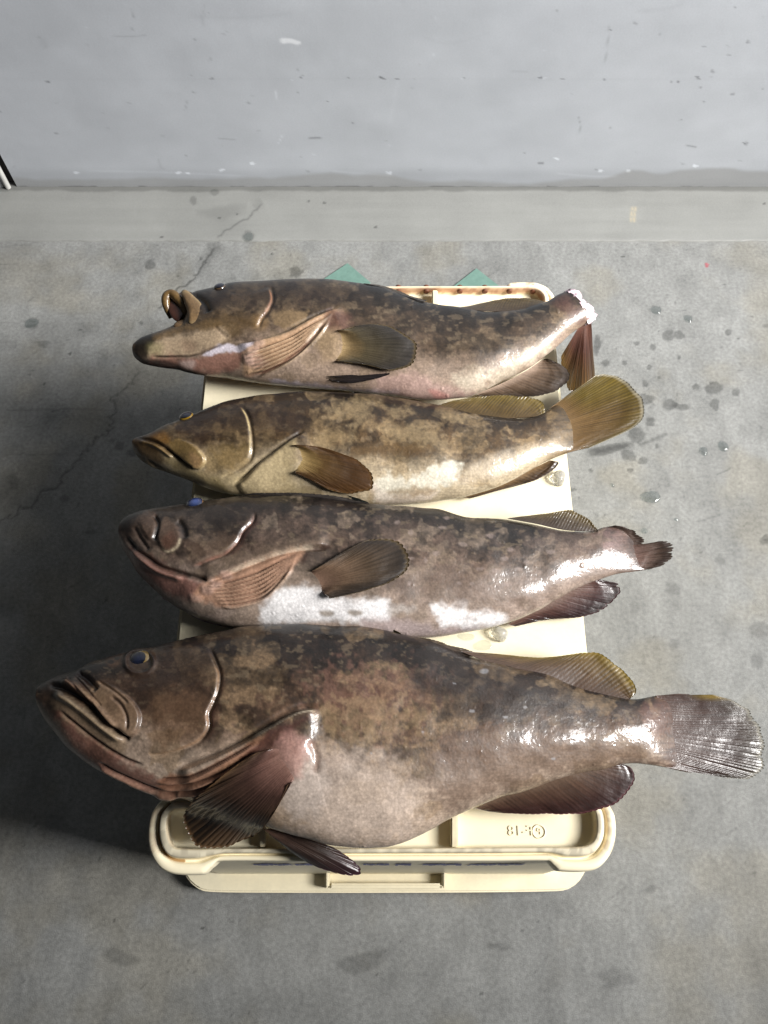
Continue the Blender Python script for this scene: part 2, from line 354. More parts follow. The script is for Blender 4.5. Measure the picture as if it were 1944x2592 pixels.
idx, _ = wl.patch([(712,98),(735,97),(760,104),(758,112),(735,110),(714,109)], (225,228,232), 3, .7, jag=3)
for x, y in [(193,437),(451,437),(475,438),(562,431),(639,414),(1520,432),(1761,420),(1590,432),(1410,402),(985,438)]: wl.spot(x, y, 6, 3.5, k=1.45, wet=0, jag=.4)
for p, w, k in [([(334,18),(337,32),(340,47)],2,.45),([(281,91),(330,92),(375,89)],2,.75),([(780,350),(800,349),(816,349)],2.6,.35),([(1543,60),(1538,110),(1530,170)],2,.7),([(1463,290),(1469,320),(1460,345)],1.8,.6),
    ([(700,225),(698,240),(705,258)],2,1.3),([(717,338),(710,352),(704,365)],2,1.3),([(1735,368),(1750,370),(1765,373)],2.4,.45),([(1893,358),(1885,368)],3.5,.4),([(1362,413),(1376,413)],3,.3),
    ([(520,5),(512,50),(520,70)],3,.85),([(1010,190),(1000,240),(985,320)],6,1.06),([(1600,30),(1700,20),(1740,0)],6,.93),([(400,400),(408,430)],4,.85),([(200,432),(400,436),(640,446)],3,1.15),
    ([(830,432),(900,438),(1000,446)],3,1.12),([(1400,438),(1500,446),(1570,446)],3,1.15),([(550,350),(600,354)],2,.7),([(1060,90),(1140,110),(1250,80)],5,.95),([(475,250),(468,282)],2.4,.7),([(470,40),(620,45),(760,30)],6,.93),
    ([(105,95),(118,125)],9,.88),([(1290,180),(1340,182)],2.5,.85)]:
    wl.line(p, w*.9, k=1+(k-1)*.7, n=12)
for k in range(90):
    x, y = rng.uniform(0, 1944), rng.uniform(0, 440); wl.spot(x, y, rng.uniform(1.5, 5), rng.uniform(1.5, 3.5), k=rng.uniform(.6, 1.15), wet=0, jag=.6, soft=.5)
idx = np.where(P[:, 1] > 400)[0]; x = P[idx, 0]; y = P[idx, 1]
edge = 450-6*(fbm(x*.006, x*0, 4, 12)-.5)*4-np.clip((x-1540)/60, 0, 1)*18+14*np.exp(-((x-1665)/40)**2)+10*np.exp(-((x-1300)/120)**2)-8*np.exp(-((x-830)/110)**2)+8*np.exp(-((x-1080)/60)**2)
a = sm(-6, 6, y-edge); wl.dark(idx, .70, a*.8); wl.mix(idx, (140,136,124), a*.25); wl.wet[idx] = a*.5
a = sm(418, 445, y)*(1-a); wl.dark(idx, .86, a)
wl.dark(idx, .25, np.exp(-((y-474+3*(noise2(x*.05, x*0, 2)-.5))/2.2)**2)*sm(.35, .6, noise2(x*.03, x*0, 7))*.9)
wall = mesh('wall', V, grid_faces(len(xs), len(zs))[:, ::-1], M_wall, col=np.c_[wl.col, wl.wet], kind='structure')
# joint at the left end of the wall with a cable, then the next wall panel
prism('wall_joint', [(XL-.03, YW+.012), (XL+.001, YW+.012), (XL+.001, YW+.05), (XL-.03, YW+.05)], -.002, 2.2, M_gap, bevel=0, kind='structure')
prism('wall_panel', [(-3, YW-.003), (XL-.026, YW-.003), (XL-.026, YW+.05), (-3, YW+.05)], -.002, 2.2, plain('painted_wall_panel', (176,178,180), .5, noises=[(8,.9,1.05)]), bevel=.002, kind='structure')
t = np.linspace(0, 2*math.pi, 20, endpoint=False); zz = np.linspace(.004, 2.2, 60)
V = np.stack([np.stack([XL-.018+.006*np.cos(t)+.001*math.sin(z*9), YW-.0035+.006*np.sin(t), 0*t+z], 1) for z in zz]).reshape(-1, 3)
mesh('wall_cable', V, grid_faces(60, 20, True), M_pipe, label='white cable running up the dark joint at far left of wall', category='cable')

# ---- green painted squares on the floor behind the crate
for c, lab in [([(880,667),(938,716),(880,776),(806,716)], 'mint green diamond marker on floor behind the topmost fish'),
               ([(1206,680),(1266,727),(1206,785),(1146,727)], 'mint green diamond marker peeking out behind cream crate rim near its far right corner')]:
    prism('floor_marker', onz(np.array(c, float), .002), .0008, .0032, M_green, bevel=0, label=lab, category='floor marker', group='green floor markers')

# ================================================================== CREAM CRATE
ZT = .35
def xy(p, z=ZT): return onz(np.asarray(p, float), z)[:, :2]
crate = empty('plastic_crate', (0, .4, 0), label='upturned cream plastic fish crate under the four groupers', category='crate'); crate['_o'] = (0, .4, 0)
cl, crr = [(514, 960), (445, 1620)], [(1419.5, 980), (1487, 1640)]
def lx(y): return 514+(445-514)*(y-960)/660
def rx(y): return 1419.5+(1487-1419.5)*(y-980)/660
deck = prism('deck', xy([(lx(790), 790), (rx(790), 790), (rx(1400), 1400), (rx(2030), 2030), (lx(2030), 2030), (lx(1400), 1400)]), ZT-.03, ZT-.0005, M_cream, crate, bevel=.004, seg=3)
b0 = xy([(lx(735)+16, 735), (rx(735)-16, 735), (rx(2170)-40, 2170), (lx(2170)+40, 2170)]); b0[2:, 1] = .0205; b0[:2, 1] = b0[:2, 1].mean()
def face_y(z): return .0215-(.0215-.010)*(ZT-.03-z)/(ZT-.06)
V = []
for z in (.028, ZT-.031): V.append(np.c_[np.vstack([b0[:2], [[b0[2, 0], face_y(z)], [b0[3, 0], face_y(z)]]]), np.full(4, z)])
mesh('crate_wall', np.vstack(V), np.array([[0, 1, 5, 4], [1, 2, 6, 5], [2, 3, 7, 6], [3, 0, 4, 7], [4, 5, 6, 7]]), M_cream, crate, smooth=False)
def ring_part(name, outer, inner, prof, cols, extra=None, n=520):
    """moulded end of the crate: rings lofted from the outer outline (f=0) to the pocket outline (f=1) and its floor"""
    O = xy(cr(outer, n, True)); I = xy(cr(inner, n, True)); cen = I.mean(0)
    # walk both outlines by matched control points
    def matched(ctrl):
        C = np.asarray(ctrl, float); k = len(C); out = []
        for i in range(k):
            a, b, c, d = C[i-1], C[i], C[(i+1) % k], C[(i+2) % k]; t = np.linspace(0, 1, n//k, endpoint=False)[:, None]
            ten = .5; m1 = (c-a)*ten; m2 = (d-b)*ten; L = np.linalg.norm(c-b)
            m1 = m1/max(np.linalg.norm(m1), 1e-9)*min(np.linalg.norm(m1), L); m2 = m2/max(np.linalg.norm(m2), 1e-9)*min(np.linalg.norm(m2), L)
            out.append((2*t**3-3*t*t+1)*b+(t**3-2*t*t+t)*m1+(-2*t**3+3*t*t)*c+(t**3-t*t)*m2)
        return xy(np.vstack(out))
    O = matched(outer); I = matched(inner); m = len(O); ly = cen[1]
    V = []; C = []
    for (f, z), c in zip(prof, cols):
        if f <= 1: q = O*(1-f)+I*f
        else:   # pocket floor: shrink towards the pocket's long axis
            q = I.copy(); q[:, 1] = I[:, 1]+(ly-I[:, 1])*(f-1); q[:, 0] = I[:, 0]*(1-.06*(f-1))
        V.append(np.c_[q, np.full(m, ZT+z)]); C.append(np.repeat(srgb(c)[None], m, 0))
    V = np.vstack(V); C = np.vstack(C); P = proj(V)
    if extra: C = extra(V, P, C)
    nr = len(prof); fc = grid_faces(nr, m, True)
    return mesh(name, V, fc, M_plastic, crate, col=C)
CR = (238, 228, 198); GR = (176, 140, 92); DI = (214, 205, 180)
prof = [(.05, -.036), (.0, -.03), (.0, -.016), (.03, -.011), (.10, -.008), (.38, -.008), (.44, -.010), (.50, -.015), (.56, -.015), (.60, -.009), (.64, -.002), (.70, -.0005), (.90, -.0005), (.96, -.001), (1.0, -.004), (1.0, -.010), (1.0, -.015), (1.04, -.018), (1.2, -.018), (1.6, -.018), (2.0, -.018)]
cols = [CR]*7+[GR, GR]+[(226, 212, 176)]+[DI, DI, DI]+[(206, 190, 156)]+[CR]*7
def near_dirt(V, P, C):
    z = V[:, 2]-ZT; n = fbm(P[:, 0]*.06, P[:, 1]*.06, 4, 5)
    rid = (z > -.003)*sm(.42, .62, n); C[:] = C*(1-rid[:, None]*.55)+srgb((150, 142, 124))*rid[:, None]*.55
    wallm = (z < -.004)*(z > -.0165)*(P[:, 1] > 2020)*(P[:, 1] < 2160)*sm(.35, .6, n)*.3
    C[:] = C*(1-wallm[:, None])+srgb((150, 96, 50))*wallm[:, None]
    # the groove is only dirty round the left corner
    gr = (z < -.012)*(z > -.0155)*(P[:, 0] > 470); C[gr > 0] = srgb(CR)
    return C
near_o = [(430,1992),(412,2012),(378,2055),(368,2115),(376,2162),(400,2198),(437,2213),(506,2213),(528,2196),(548,2180),(760,2180),(1000,2180),(1250,2180),(1390,2179),(1405,2192),(1420,2204),(1490,2206),(1526,2194),(1554,2159),(1566,2115),(1564,2067),(1552,2040),(1518,1996),(1250,1990),(1000,1990),(760,1990)]
near_i = [(446,2050),(436,2053),(425,2066),(422,2088),(424,2115),(432,2136),(446,2145),(490,2147),(530,2147),(580,2147),(760,2147),(1000,2146),(1250,2145),(1390,2144),(1420,2144),(1450,2144),(1480,2141),(1500,2130),(1509,2112),(1511,2090),(1509,2066),(1504,2050),(1490,2040),(1250,2036),(1000,2036),(760,2040)]
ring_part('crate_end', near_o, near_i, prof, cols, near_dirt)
far_o = [(1392,800),(1405,782),(1411,762),(1408,741),(1398,726),(1387,716),(1370,708),(1353,704),(1300,704),(1291,707),(1283,714),(1200,716),(1050,718),(900,719),(740,720),(655,719),(645,710),(632,706),(585,706),(556,718),(540,742),(536,765),(545,800),(750,810),(970,812),(1200,808)]
far_i = [(1368,790),(1376,778),(1378,762),(1376,748),(1370,739),(1362,733),(1352,729),(1338,727),(1310,727),(1296,727),(1284,727),(1200,727),(1050,727),(900,728),(740,729),(660,729),(640,729),(620,729),(598,731),(582,738),(574,752),(572,770),(580,790),(750,796),(970,796),(1200,794)]
def far_rust(V, P, C):
    z = V[:, 2]-ZT; n = fbm(P[:, 0]*.09, P[:, 1]*.12, 4, 15)
    wallm = (z < -.003)*(z > -.0155)*(P[:, 1] < 762)*sm(.35, .6, n)*.6
    C[:] = C*(1-wallm[:, None])+srgb((146, 92, 62))*wallm[:, None]
    top = (z > -.004)*(P[:, 1] < 735)*sm(.5, .7, n)*.4
    C[:] = C*(1-top[:, None])+srgb((190, 150, 125))*top[:, None]
    return C
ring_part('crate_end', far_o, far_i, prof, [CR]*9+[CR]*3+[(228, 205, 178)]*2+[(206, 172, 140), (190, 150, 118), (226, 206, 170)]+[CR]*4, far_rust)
def rib(x0, x1, y0, y1, top): prism('rib', xy([(x0, y0), (x1, y0), (x1+top, y1), (x0+top, y1)]), ZT-.0305, ZT-.002, plain('cream_rib', (226, 214, 182), .42, noises=[(90, .85, 1.05)]), crate, bevel=.0015)
rib(1142, 1160, 2040, 2143, 0); rib(655, 672, 2040, 2143, 0); rib(1094, 1109, 731, 790, 0); rib(820, 834, 731, 790, 0)
def tube(name, a, b, r, mat, parent, n=14):
    a = np.array(a); b = np.array(b); d = (b-a)/np.linalg.norm(b-a); u = np.cross(d, (0, 0, 1.)); u /= np.linalg.norm(u); w = np.cross(d, u)
    t = np.linspace(0, 2*math.pi, n, endpoint=False); rr = [(a, .0), (a, r*.8), (a+d*.0004, r), (b, r)]
    V = np.vstack([c+u*(k*np.cos(t))[:, None]+w*(k*np.sin(t))[:, None] for c, k in rr])
    return mesh(name, V, grid_faces(len(rr), n, True), mat, parent)
for x in (1008, 1079, 1164, 1227, 1289, 1349):
    yb = float(onz(np.array([x, 727.]), ZT)[1]); p = ony(np.array([x, 741.]), yb-.003)
    tube('drain_hole', (p[0], yb-.0032, p[2]+.001), (p[0], yb+.008, p[2]+.001),   .0042, M_hole, crate)
# foot flange with a hand slot, standing on the floor
ZF = .03
fo = cr([(460,2180),(463,2200),(474,2226),(500,2248),(540,2258),(760,2260),(972,2260),(1200,2259),(1400,2256),(1440,2250),(1468,2230),(1484,2200),(1488,2180),(1300,2170),(972,2168),(650,2170)], 120, True)
prism('foot_flange', xy(fo, ZF), .001, ZF, M_cream, crate, bevel=.003, seg=3)
ZH = .052
for q, nm in [([(822,2196),(834,2196),(834,2248),(822,2248)], 'handle_bar'), ([(1119,2196),(1131,2196),(1131,2248),(1119,2248)], 'handle_bar'), ([(834.5,2236),(1118.5,2236),(1118.5,2248),(834.5,2248)], 'handle_bar')]:
    prism(nm, xy(q, ZH), ZF+.0003, ZH, M_cream, crate, bevel=.0025, seg=2)
def text_mesh(s, size, ext):
    cu = bpy.data.curves.new('t', 'FONT'); cu.body = s; cu.size = size; cu.extrude = ext; cu.align_x = 'CENTER'; cu.align_y = 'CENTER'
    ob = bpy.data.objects.new('t', cu); scene.collection.objects.link(ob); bpy.context.view_layer.update()
    me = bpy.data.meshes.new_from_object(ob.evaluated_get(bpy.context.evaluated_depsgraph_get())); bpy.data.objects.remove(ob); return me
me = text_mesh('F-18', .0155, .0008); me.materials.append(M_cream)
pz = onz(np.array([1317., 2104.]), ZT-.018)
o = link(bpy.data.objects.new('embossed_lettering', me), crate); o.location = (pz[0]-0, pz[1]-.4, ZT-.0176); o.scale = (-1.05, 1, 1)
me = text_mesh('P', .010, .0006); me.materials.append(M_cream)
pz = onz(np.array([1364., 2105.]), ZT-.018)
o = link(bpy.data.objects.new('embossed_lettering', me), crate); o.location = (pz[0], pz[1]-.4, ZT-.0176); o.scale = (-1, 1, 1)
t = np.linspace(0, 2*math.pi, 40, endpoint=False)
V = np.vstack([np.c_[pz[0]+r*np.cos(t), pz[1]+r*np.sin(t), 0*t+h] for r, h in ((.0078, ZT-.0182), (.0078, ZT-.0170), (.0066, ZT-.0170), (.0066, ZT-.0182))])
mesh('embossed_ring', V, grid_faces(4, 40, True), M_cream, crate)
# blue marker writing on the near face (worn, unreadable)
for x0, x1 in [(634,688),(690,730),(742,781),(920,984),(1004,1040),(1075,1117),(1121,1171),(1195,1256),(1259,1332)]:
    k = int((x1-x0)/7)+4; q = [(x0+(x1-x0)*(i/(k-1))+rng.normal(0, 1.5), .240+.045*((i % 2)*.8+rng.uniform(0, .3))) for i in range(k)]
    a = float(ony(np.array([x0, 2187.]), .0187)[0]); 
    pts = np.array([(float(ony(np.array([x, 2187.]), .0187)[0]), z) for x, z in q]); pts = cr(pts, 60)
    d = np.gradient(pts, axis=0); d /= np.linalg.norm(d, axis=1)[:, None]+1e-9; nn = np.c_[-d[:, 1], d[:, 0]]*.0017
    L = pts+nn; R = pts-nn
    V = np.vstack([np.c_[L[:, 0], face_y(L[:, 1])-.0008, L[:, 1]], np.c_[R[:, 0], face_y(R[:, 1])-.0008, R[:, 1]]])
    i = np.arange(59); mesh('marker_writing', V, np.stack([i, i+1, i+61, i+60], 1), M_blue, crate)

# ================================================================== FISH
class Fish:
    def __init__(s, label, pairs, bmax, bprof, zprof, n, m, seed):
        A = np.asarray(pairs, float); s.seed = seed; s.gain = .52
        mid = np.c_[(A[:, 0]+A[:, 2])/2, (A[:, 1]+A[:, 3])/2, A]
        R = cr(mid, n); T, B = R[:, 2:4], R[:, 4:6]
        sp = np.linspace(0, 1, n); s.sp = sp
        b = bmax*np.interp(sp, *zip(*bprof)); b = np.convolve(np.pad(b, 6, mode='edge'), np.ones(13)/13, 'valid'); b[0] = b[1]*.6
        zp = np.interp(sp, *zip(*zprof)); zp = np.convolve(np.pad(zp, 15, mode='edge'), np.ones(31)/31, 'valid')
        a = np.full(n, .05); h0 = np.tile([0, 1., 0], (n, 1))
        for it in range(25):
            C0 = onz((T+B)/2, zp); w = CAM-C0; h0[:, 2] = 0
            wh = (w*h0).sum(1); Ln = np.hypot(wh, w[:, 2]); c = w[:, 2]/Ln; sn = -wh/Ln
            S = np.sqrt((a*c)**2+(b*sn)**2); de = b*b*sn/np.maximum(S, 1e-6)
            Tw = onz(T, zp+de); Bw = onz(B, zp-de); hv = Tw-Bw; hv[:, 2] = 0; L = np.linalg.norm(hv, axis=1); h0 = hv/L[:, None]
            a = np.sqrt(L/2*S/c)
        Cn = (Tw+Bw)/2; Cn[:, 2] = zp
        k1 = int(m*.78); th = np.r_[np.linspace(-.45, math.pi+.45, k1), np.linspace(math.pi+.45, 2*math.pi-.45, m-k1+2)[1:-1]]; s.th = th; m = len(th)
        V = Cn[:, None]+(a[:, None]*np.cos(th))[..., None]*h0[:, None]+(b[:, None]*np.sin(th))[..., None]*np.array([0, 0, 1.])
        s.n, s.m = n, m; s.V = V; s.a = a; s.b = b
        s.P = proj(V.reshape(-1, 3)); s.up = np.tile(np.sin(th), n); s.v = np.tile((1-np.cos(th))/2, n); s.s = np.repeat(sp, m)
        s.v = np.where(np.tile(th, n) > math.pi+.45, 1-.6*(np.tile(th, n)-math.pi-.45)/(math.pi-.9), s.v)
        s.empty = empty('grouper', tuple(Cn[n//2]*[1, 1, 0]+[0, 0, ZT]), label=label, category='fish', group='groupers laid across the crate')
        s.empty['_o'] = tuple(Cn[n//2]*[1, 1, 0]+[0, 0, ZT])
        s.pt = Paint(s.P, np.zeros((n*m, 3))); s.extraV = []; s.extraF = []; s.extraC = []
    def colour(s, dorsal, flank, belly, v0=.35, v1=.8, blot=(.5, .62), bl_col=None, bl_amt=.6, bsc=(.012, .02), dk=.55):
        P = s.P; q = fbm(P[:, 0]*.01, P[:, 1]*.014, 4, s.seed)
        v = s.v+.22*(q-.5); w1 = sm(.02, v0+.14, v)[:, None]; w2 = sm(v0+.1, v1, v)[:, None]
        c = srgb(dorsal)*(1-w1)+srgb(flank)*w1; c = c*(1-w2)+srgb(belly)*w2
        warpx = P[:, 0]+30*(fbm(P[:, 0]*.03, P[:, 1]*.03, 3, s.seed+5)-.5); warpy = P[:, 1]+30*(fbm(P[:, 0]*.03, P[:, 1]*.03, 3, s.seed+6)-.5)
        b = fbm(warpx*bsc[0], warpy*bsc[1], 3, s.seed+9); m = sm(*blot, b)[:, None]*bl_amt*sm(0, .12, s.s)[:, None]
        c = c*(1-m)+srgb(bl_col)*m
        b2 = fbm(warpx*bsc[0]*1.4+40, warpy*bsc[1]*1.2, 4, s.seed+19); d = sm(.48, .62, b2)*(1-sm(v0+.15, v1+.05, s.v)); c = c*(1-(1-dk)*d[:, None])
        # fine mottling and the rows of scales
        f = fbm(P[:, 0]*.10, P[:, 1]*.12, 4, s.seed+29); g = fbm(P[:, 0]*.045, P[:, 1]*.055, 3, s.seed+31); m_ = 1-.65*w2[:, 0]; c = c*(1+m_*(1.0*(f-.5)+.62*(g-.5)))[:, None]; c = c*(.80+.20*sm(.05, .34, s.s))[:, None]; f = fbm(P[:, 0]*.3, P[:, 1]*.34, 2, s.seed+33); c = c*(.9+.2*f)[:, None]  # head end also darkened in the colour, standing in for light falloff
        sc = np.sin(P[:, 0]*.78+P[:, 1]*.45)*np.sin(P[:, 0]*.78-P[:, 1]*.45); amp = sm(.28, .4, s.s)*sm(.3, .55, fbm(P[:, 0]*.02, P[:, 1]*.02, 3, s.seed+3))
        c = c*(1+.11*sc*amp)[:, None]
        pl = sm(.62, .75, fbm(P[:, 0]*.05, P[:, 1]*.09, 3, s.seed+39))*.28*(1-w2[:, 0]); c = c*(1-pl[:, None])+srgb((168, 148, 120))*pl[:, None]
        s.pt.col[:] = c
    def droplets(s, n, seed):
        rg = np.random.RandomState(seed); ok = np.where((s.up > .1) & (s.s > .08) & (s.s < .95))[0]
        for k in range(n):
            x, y = s.P[rg.choice(ok)]+rg.normal(0, 2, 2); q = rg.choice([2.6, 3, 3.5, 4, 5], p=[.35, .3, .2, .1, .05])*rg.uniform(.9, 1.2); e = rg.uniform(.7, 1.4)
            idx = s.pt.box([(x, y)], q*2); d = s.P[idx]-[x, y]; s.pt.D[idx] += q*.00011*(1-sm(.55, 1.15, np.hypot(d[:, 0]/q, d[:, 1]/q/e)))
    def blend_tail(s, c, s0=.90):
        P = s.P; w = sm(s0, .985, s.s+.05*(fbm(P[:, 0]*.02, P[:, 1]*.16, 3, s.seed+2)-.5)); st = (.5+1.0*fbm(P[:, 0]*.015, P[:, 1]*.25, 3, s.seed+4))*(.55+.9*fbm(P[:, 0]*.05, P[:, 1]*.05, 4, s.seed+6))
        s.pt.col[:] = s.pt.col*(1-w[:, None])+srgb(c)*1.1*(w*st)[:, None]+0
    def commit(s, mat=None):
        n, m = s.n, s.m; V = s.V
        du = np.gradient(V, axis=0); dv = np.roll(V, -1, 1)-np.roll(V, 1, 1); nr = np.cross(du, dv); nr /= np.linalg.norm(nr, axis=2)[..., None]+1e-12
        if (nr[n//2, m//3, 2]) < 0: nr = -nr
        f = fbm(s.P[:, 0]*.012, s.P[:, 1]*.016, 2, s.seed+70)-.5; f2 = fbm(s.P[:, 0]*.07, s.P[:, 1]*.08, 3, s.seed+71)-.5
        mask = sm(-.45, .05, s.up); taper = np.clip(s.s*25, 0, 1)*np.clip((1-s.s)*30, 0, 1)
        D = (s.pt.D*sm(0, .06, s.s)+(.0035*f+.0003*f2)*taper)*mask
        V = V+nr*D.reshape(n, m)[..., None]; V[..., 2] = np.maximum(V[..., 2], ZT+.0012)
        caps = V[[0, -1]].mean(1); VV = np.vstack([V.reshape(-1, 3), caps]); j = np.arange(m); k = (j+1) % m
        f1 = np.stack([np.full(m, n*m), k, j], 1); f3 = np.stack([np.full(m, n*m+1), (n-1)*m+j, (n-1)*m+k], 1)
        lum = np.maximum(s.pt.col.mean(1), .004); col = np.clip(s.pt.col*(s.gain*(lum/.125)**.24)[:, None], 0, .78); col = np.vstack([col, col[:m].mean(0), col[-m:].mean(0)])
        F4 = [grid_faces(n, m, True)]; F3 = [f1, f3]; base = len(VV); Vs = [VV]; Cs = [col]
        for (ev, ef, ec) in zip(s.extraV, s.extraF, s.extraC):
            Vs.append(ev); Cs.append(ec); F4.append(ef+base); base += len(ev)
        s.body = mesh('body', np.vstack(Vs), [np.vstack(F4), np.vstack(F3)], M_skin, s.empty, col=np.vstack(Cs))
        # height map of the flank for what lies on it
        Z = np.full((500, 660), -1.0); Pn = proj(V.reshape(-1, 3)); ok = s.up > -.3
        ij = np.clip((Pn[ok]/4).astype(int), 0, [499, 659]); np.maximum.at(Z, (ij[:, 0], ij[:, 1]), V.reshape(-1, 3)[ok, 2])
        for it in range(2):
            pad = np.pad(Z, 1, constant_values=-1); nb = np.max([pad[a:a+500, b:b+660] for a in range(3) for b in range(3)], 0); Z = np.where(Z < 0, nb, Z)
        s.Z = Z
    def surfz(s, p, default):
        p = np.asarray(p, float); out = np.zeros(p.shape[:-1]); cnt = np.zeros(p.shape[:-1])
        for dx in (-6, -2, 2, 6):
            for dy in (-6, -2, 2, 6):
                i = np.clip(((p+[dx, dy])/4).astype(int), 0, [499, 659]); z = s.Z[i[..., 0], i[..., 1]]; g = z > 0
                out += np.where(g, z, 0); cnt += g
        return np.where(cnt > 3, out/np.maximum(cnt, 1), default)
    def dome(s, poly, z, h, cfun, n=56, r=12, power=.5, into_body=True, name=None, mat=None, parent=None, sink=.004):
        """a soft raised flap (jaw bone, lip, lobe) over an outline"""
        q = cr(poly, n, True); c = q.mean(0); V = []; Rr = []
        rr = np.r_[np.linspace(0.02, .9, r-5), .95, .98, 1.0, .97, .6]
        for k, t in enumerate(rr):
            pp = c+(q-c)*t
            zz = z+h*np.maximum(1-t*t, 0)**power if k < r-2 else np.full(n, z-sink)
            V.append(onz(pp, zz)); Rr.append(np.full(n, t))
        V = np.vstack(V); P = proj(V); col = cfun(P, np.concatenate(Rr))
        fc = grid_faces(len(rr), n, True)[:, ::-1]
        if into_body: s.extraV.append(V); s.extraF.append(fc); s.extraC.append(col)
        else: return mesh(name, V, fc, mat, parent if parent is not None else s.empty, col=col)
    def fin(s, name, base, outer, stops, zb=None, zt=None, lift=.004, nrays=18, nt=190, nr=36, amp=.0011, jag=.045, edge=None, drape=False, arch=.0, blot=None, seed=0, notch=0, raycol=.72, label=None, topcol=None):
        rg = np.random.RandomState(seed+s.seed)
        Bq = cr(base, nt); Oq = cr(outer, nt); t = np.linspace(0, 1, nt)
        br = np.interp(t*nrays, np.arange(nrays+1), rg.rand(nrays+1)); fr = np.abs((t*nrays) % 1-.5)*2
        rl = 1-jag*.5*(np.abs((t*nrays*2) % 1-.5)*2)**3-notch*np.where(np.interp(np.floor(t*nrays), np.arange(nrays+1), rg.rand(nrays+1)) > .8, fr**4, 0)-jag*1.2*br
        r = np.linspace(0, 1, nr)
        px = Bq[:, None]+(Oq-Bq)[:, None]*(r[None, :]*rl[:, None])[..., None]
        z0 = s.surfz(Bq, ZT+.03)-.001 if zb is None else np.interp(t, np.linspace(0, 1, len(np.atleast_1d(zb))), np.atleast_1d(zb))
        z1 = s.surfz(Oq, ZT+.03)+lift if zt is None else np.interp(t, np.linspace(0, 1, len(np.atleast_1d(zt))), np.atleast_1d(zt))
        z = z0[:, None]+(z1-z0)[:, None]*r[None]+arch*4*(r*(1-r))[None]
        if drape:
            sz = s.surfz(px, -1); z = np.maximum(z, sz-.0005+(lift+.0005)*sm(0, .35, r)[None])
            for it in range(3): z[1:-1] = (z[:-2]+2*z[1:-1]+z[2:])/4; z[:, 1:-1] = (z[:, :-2]+2*z[:, 1:-1]+z[:, 2:])/4
        wob = .0035*(fbm(t[:, None]*5+r[None]*2, r[None]*3+0*t[:, None]+seed, 3, seed+s.seed)-.5)*r[None]
        nr2 = nrays*2; tri = np.cos(2*np.pi*t*nr2+.5*np.sin(t*40)); mod = .4+1.2*fbm(t[:, None]*9+r[None], r[None]*4, 2, seed+5)
        z = z+amp*.10*tri[:, None]*mod*(.2+.8*r[None])+wob
        V = onz(px, z); top = V.reshape(-1, 3); bot = top-np.array([0, 0, .0011])
        st = np.array([a for a, _ in stops]); sc = np.array([srgb(c) for _, c in stops])
        rj = np.clip(r[None]+.12*(fbm(t[:, None]*9, r[None]*2, 3, seed+3)-.5), 0, 1)
        col = np.stack([np.interp(rj, st, sc[:, k]) for k in range(3)], -1)
        if topcol is not None:
            w = topcol[1](t, r); col = col*(1-w[..., None])+srgb(topcol[0])*w[..., None]
        bend = t[:, None]+.012*(fbm(r[None]*2, t[:, None]*4, 2, seed+8)-.5)
        streak = 1+(-.38+.76*fbm(bend*nrays*3.1, r[None]*2.2, 3, seed+11))*sm(-.1, .4, r)[None]
        rayl = 1-(1-raycol)*.8*np.exp(-(((bend*nr2) % 1-.5)/.22)**2)*(sm(0, .3, r)[None])*(.4+1.2*noise2(bend*nrays, r[None]*3, 7))
        col = col*(streak*rayl)[..., None]
        if edge is not None:
            e = sm(.955, .995, r)[None, :, None]*.8; col = col*(1-e)+srgb(edge)*e
        col = np.clip(col.reshape(-1, 3)*.8, 0, 1); n0 = nt*nr; f = grid_faces(nt, nr)
        rim = np.r_[np.arange(nr), np.arange(1, nt)*nr+nr-1, (nt-1)*nr+np.arange(nr-2, -1, -1), np.arange(nt-2, 0, -1)*nr]
        rn = np.roll(rim, -1); fs = np.stack([rim, rn, rn+n0, rim+n0], 1)
        o = mesh(name, np.vstack([top, bot]), np.vstack([f, f[:, ::-1]+n0, fs[:, ::-1]]), M_fin, s.empty, col=np.vstack([col, col]))
        if label: o['label'] = label
        return o
    def eye(s, x, y, r, z, axis, iris, pupil, pr=.62, flat=.55):
        c = onz(np.array([x, y], float), z); ax = np.array(axis, float); ax /= np.linalg.norm(ax); u = np.cross(ax, (1., 0, 0)); u /= np.linalg.norm(u); w = np.cross(ax, u)
        R = r/F*(HC-z)*1.06; a = np.linspace(.02, 2.3, 36); t = np.linspace(0, 2*math.pi, 48, endpoint=False)
        def cap(R, a, bulge):
            return np.vstack([c+ax*(R*flat*bulge*math.cos(q))+R*math.sin(q)*(np.cos(t)[:, None]*u+np.sin(t)[:, None]*w) for q in a])
        V = cap(R, a, 1); q = np.repeat(a, 48); fr = np.tile(t, 36)
        col = srgb(iris)[None]*(.65+.6*noise2(np.cos(fr)*4+9, np.sin(fr)*4+q*3, 4))[:, None]; rim = sm(1.15, 1.45, q)[:, None]; col = col*(1-rim)+srgb((58, 44, 36))*rim
        e = mesh('eye', V, grid_faces(36, 48, True)[:, ::-1], M_eye, s.empty, col=col); e['_o'] = s.empty['_o']
        a2 = np.linspace(.02, math.asin(pr), 14); V = cap(R*1.012, a2, 1.03); q = np.repeat(a2, 48)
        k = sm(0, math.asin(pr), q)[:, None]; col = srgb(pupil)*(1-k)+srgb(np.array(pupil)*.45)*k
        mesh('pupil', V, grid_faces(14, 48, True)[:, ::-1], M_eye, e, col=col)

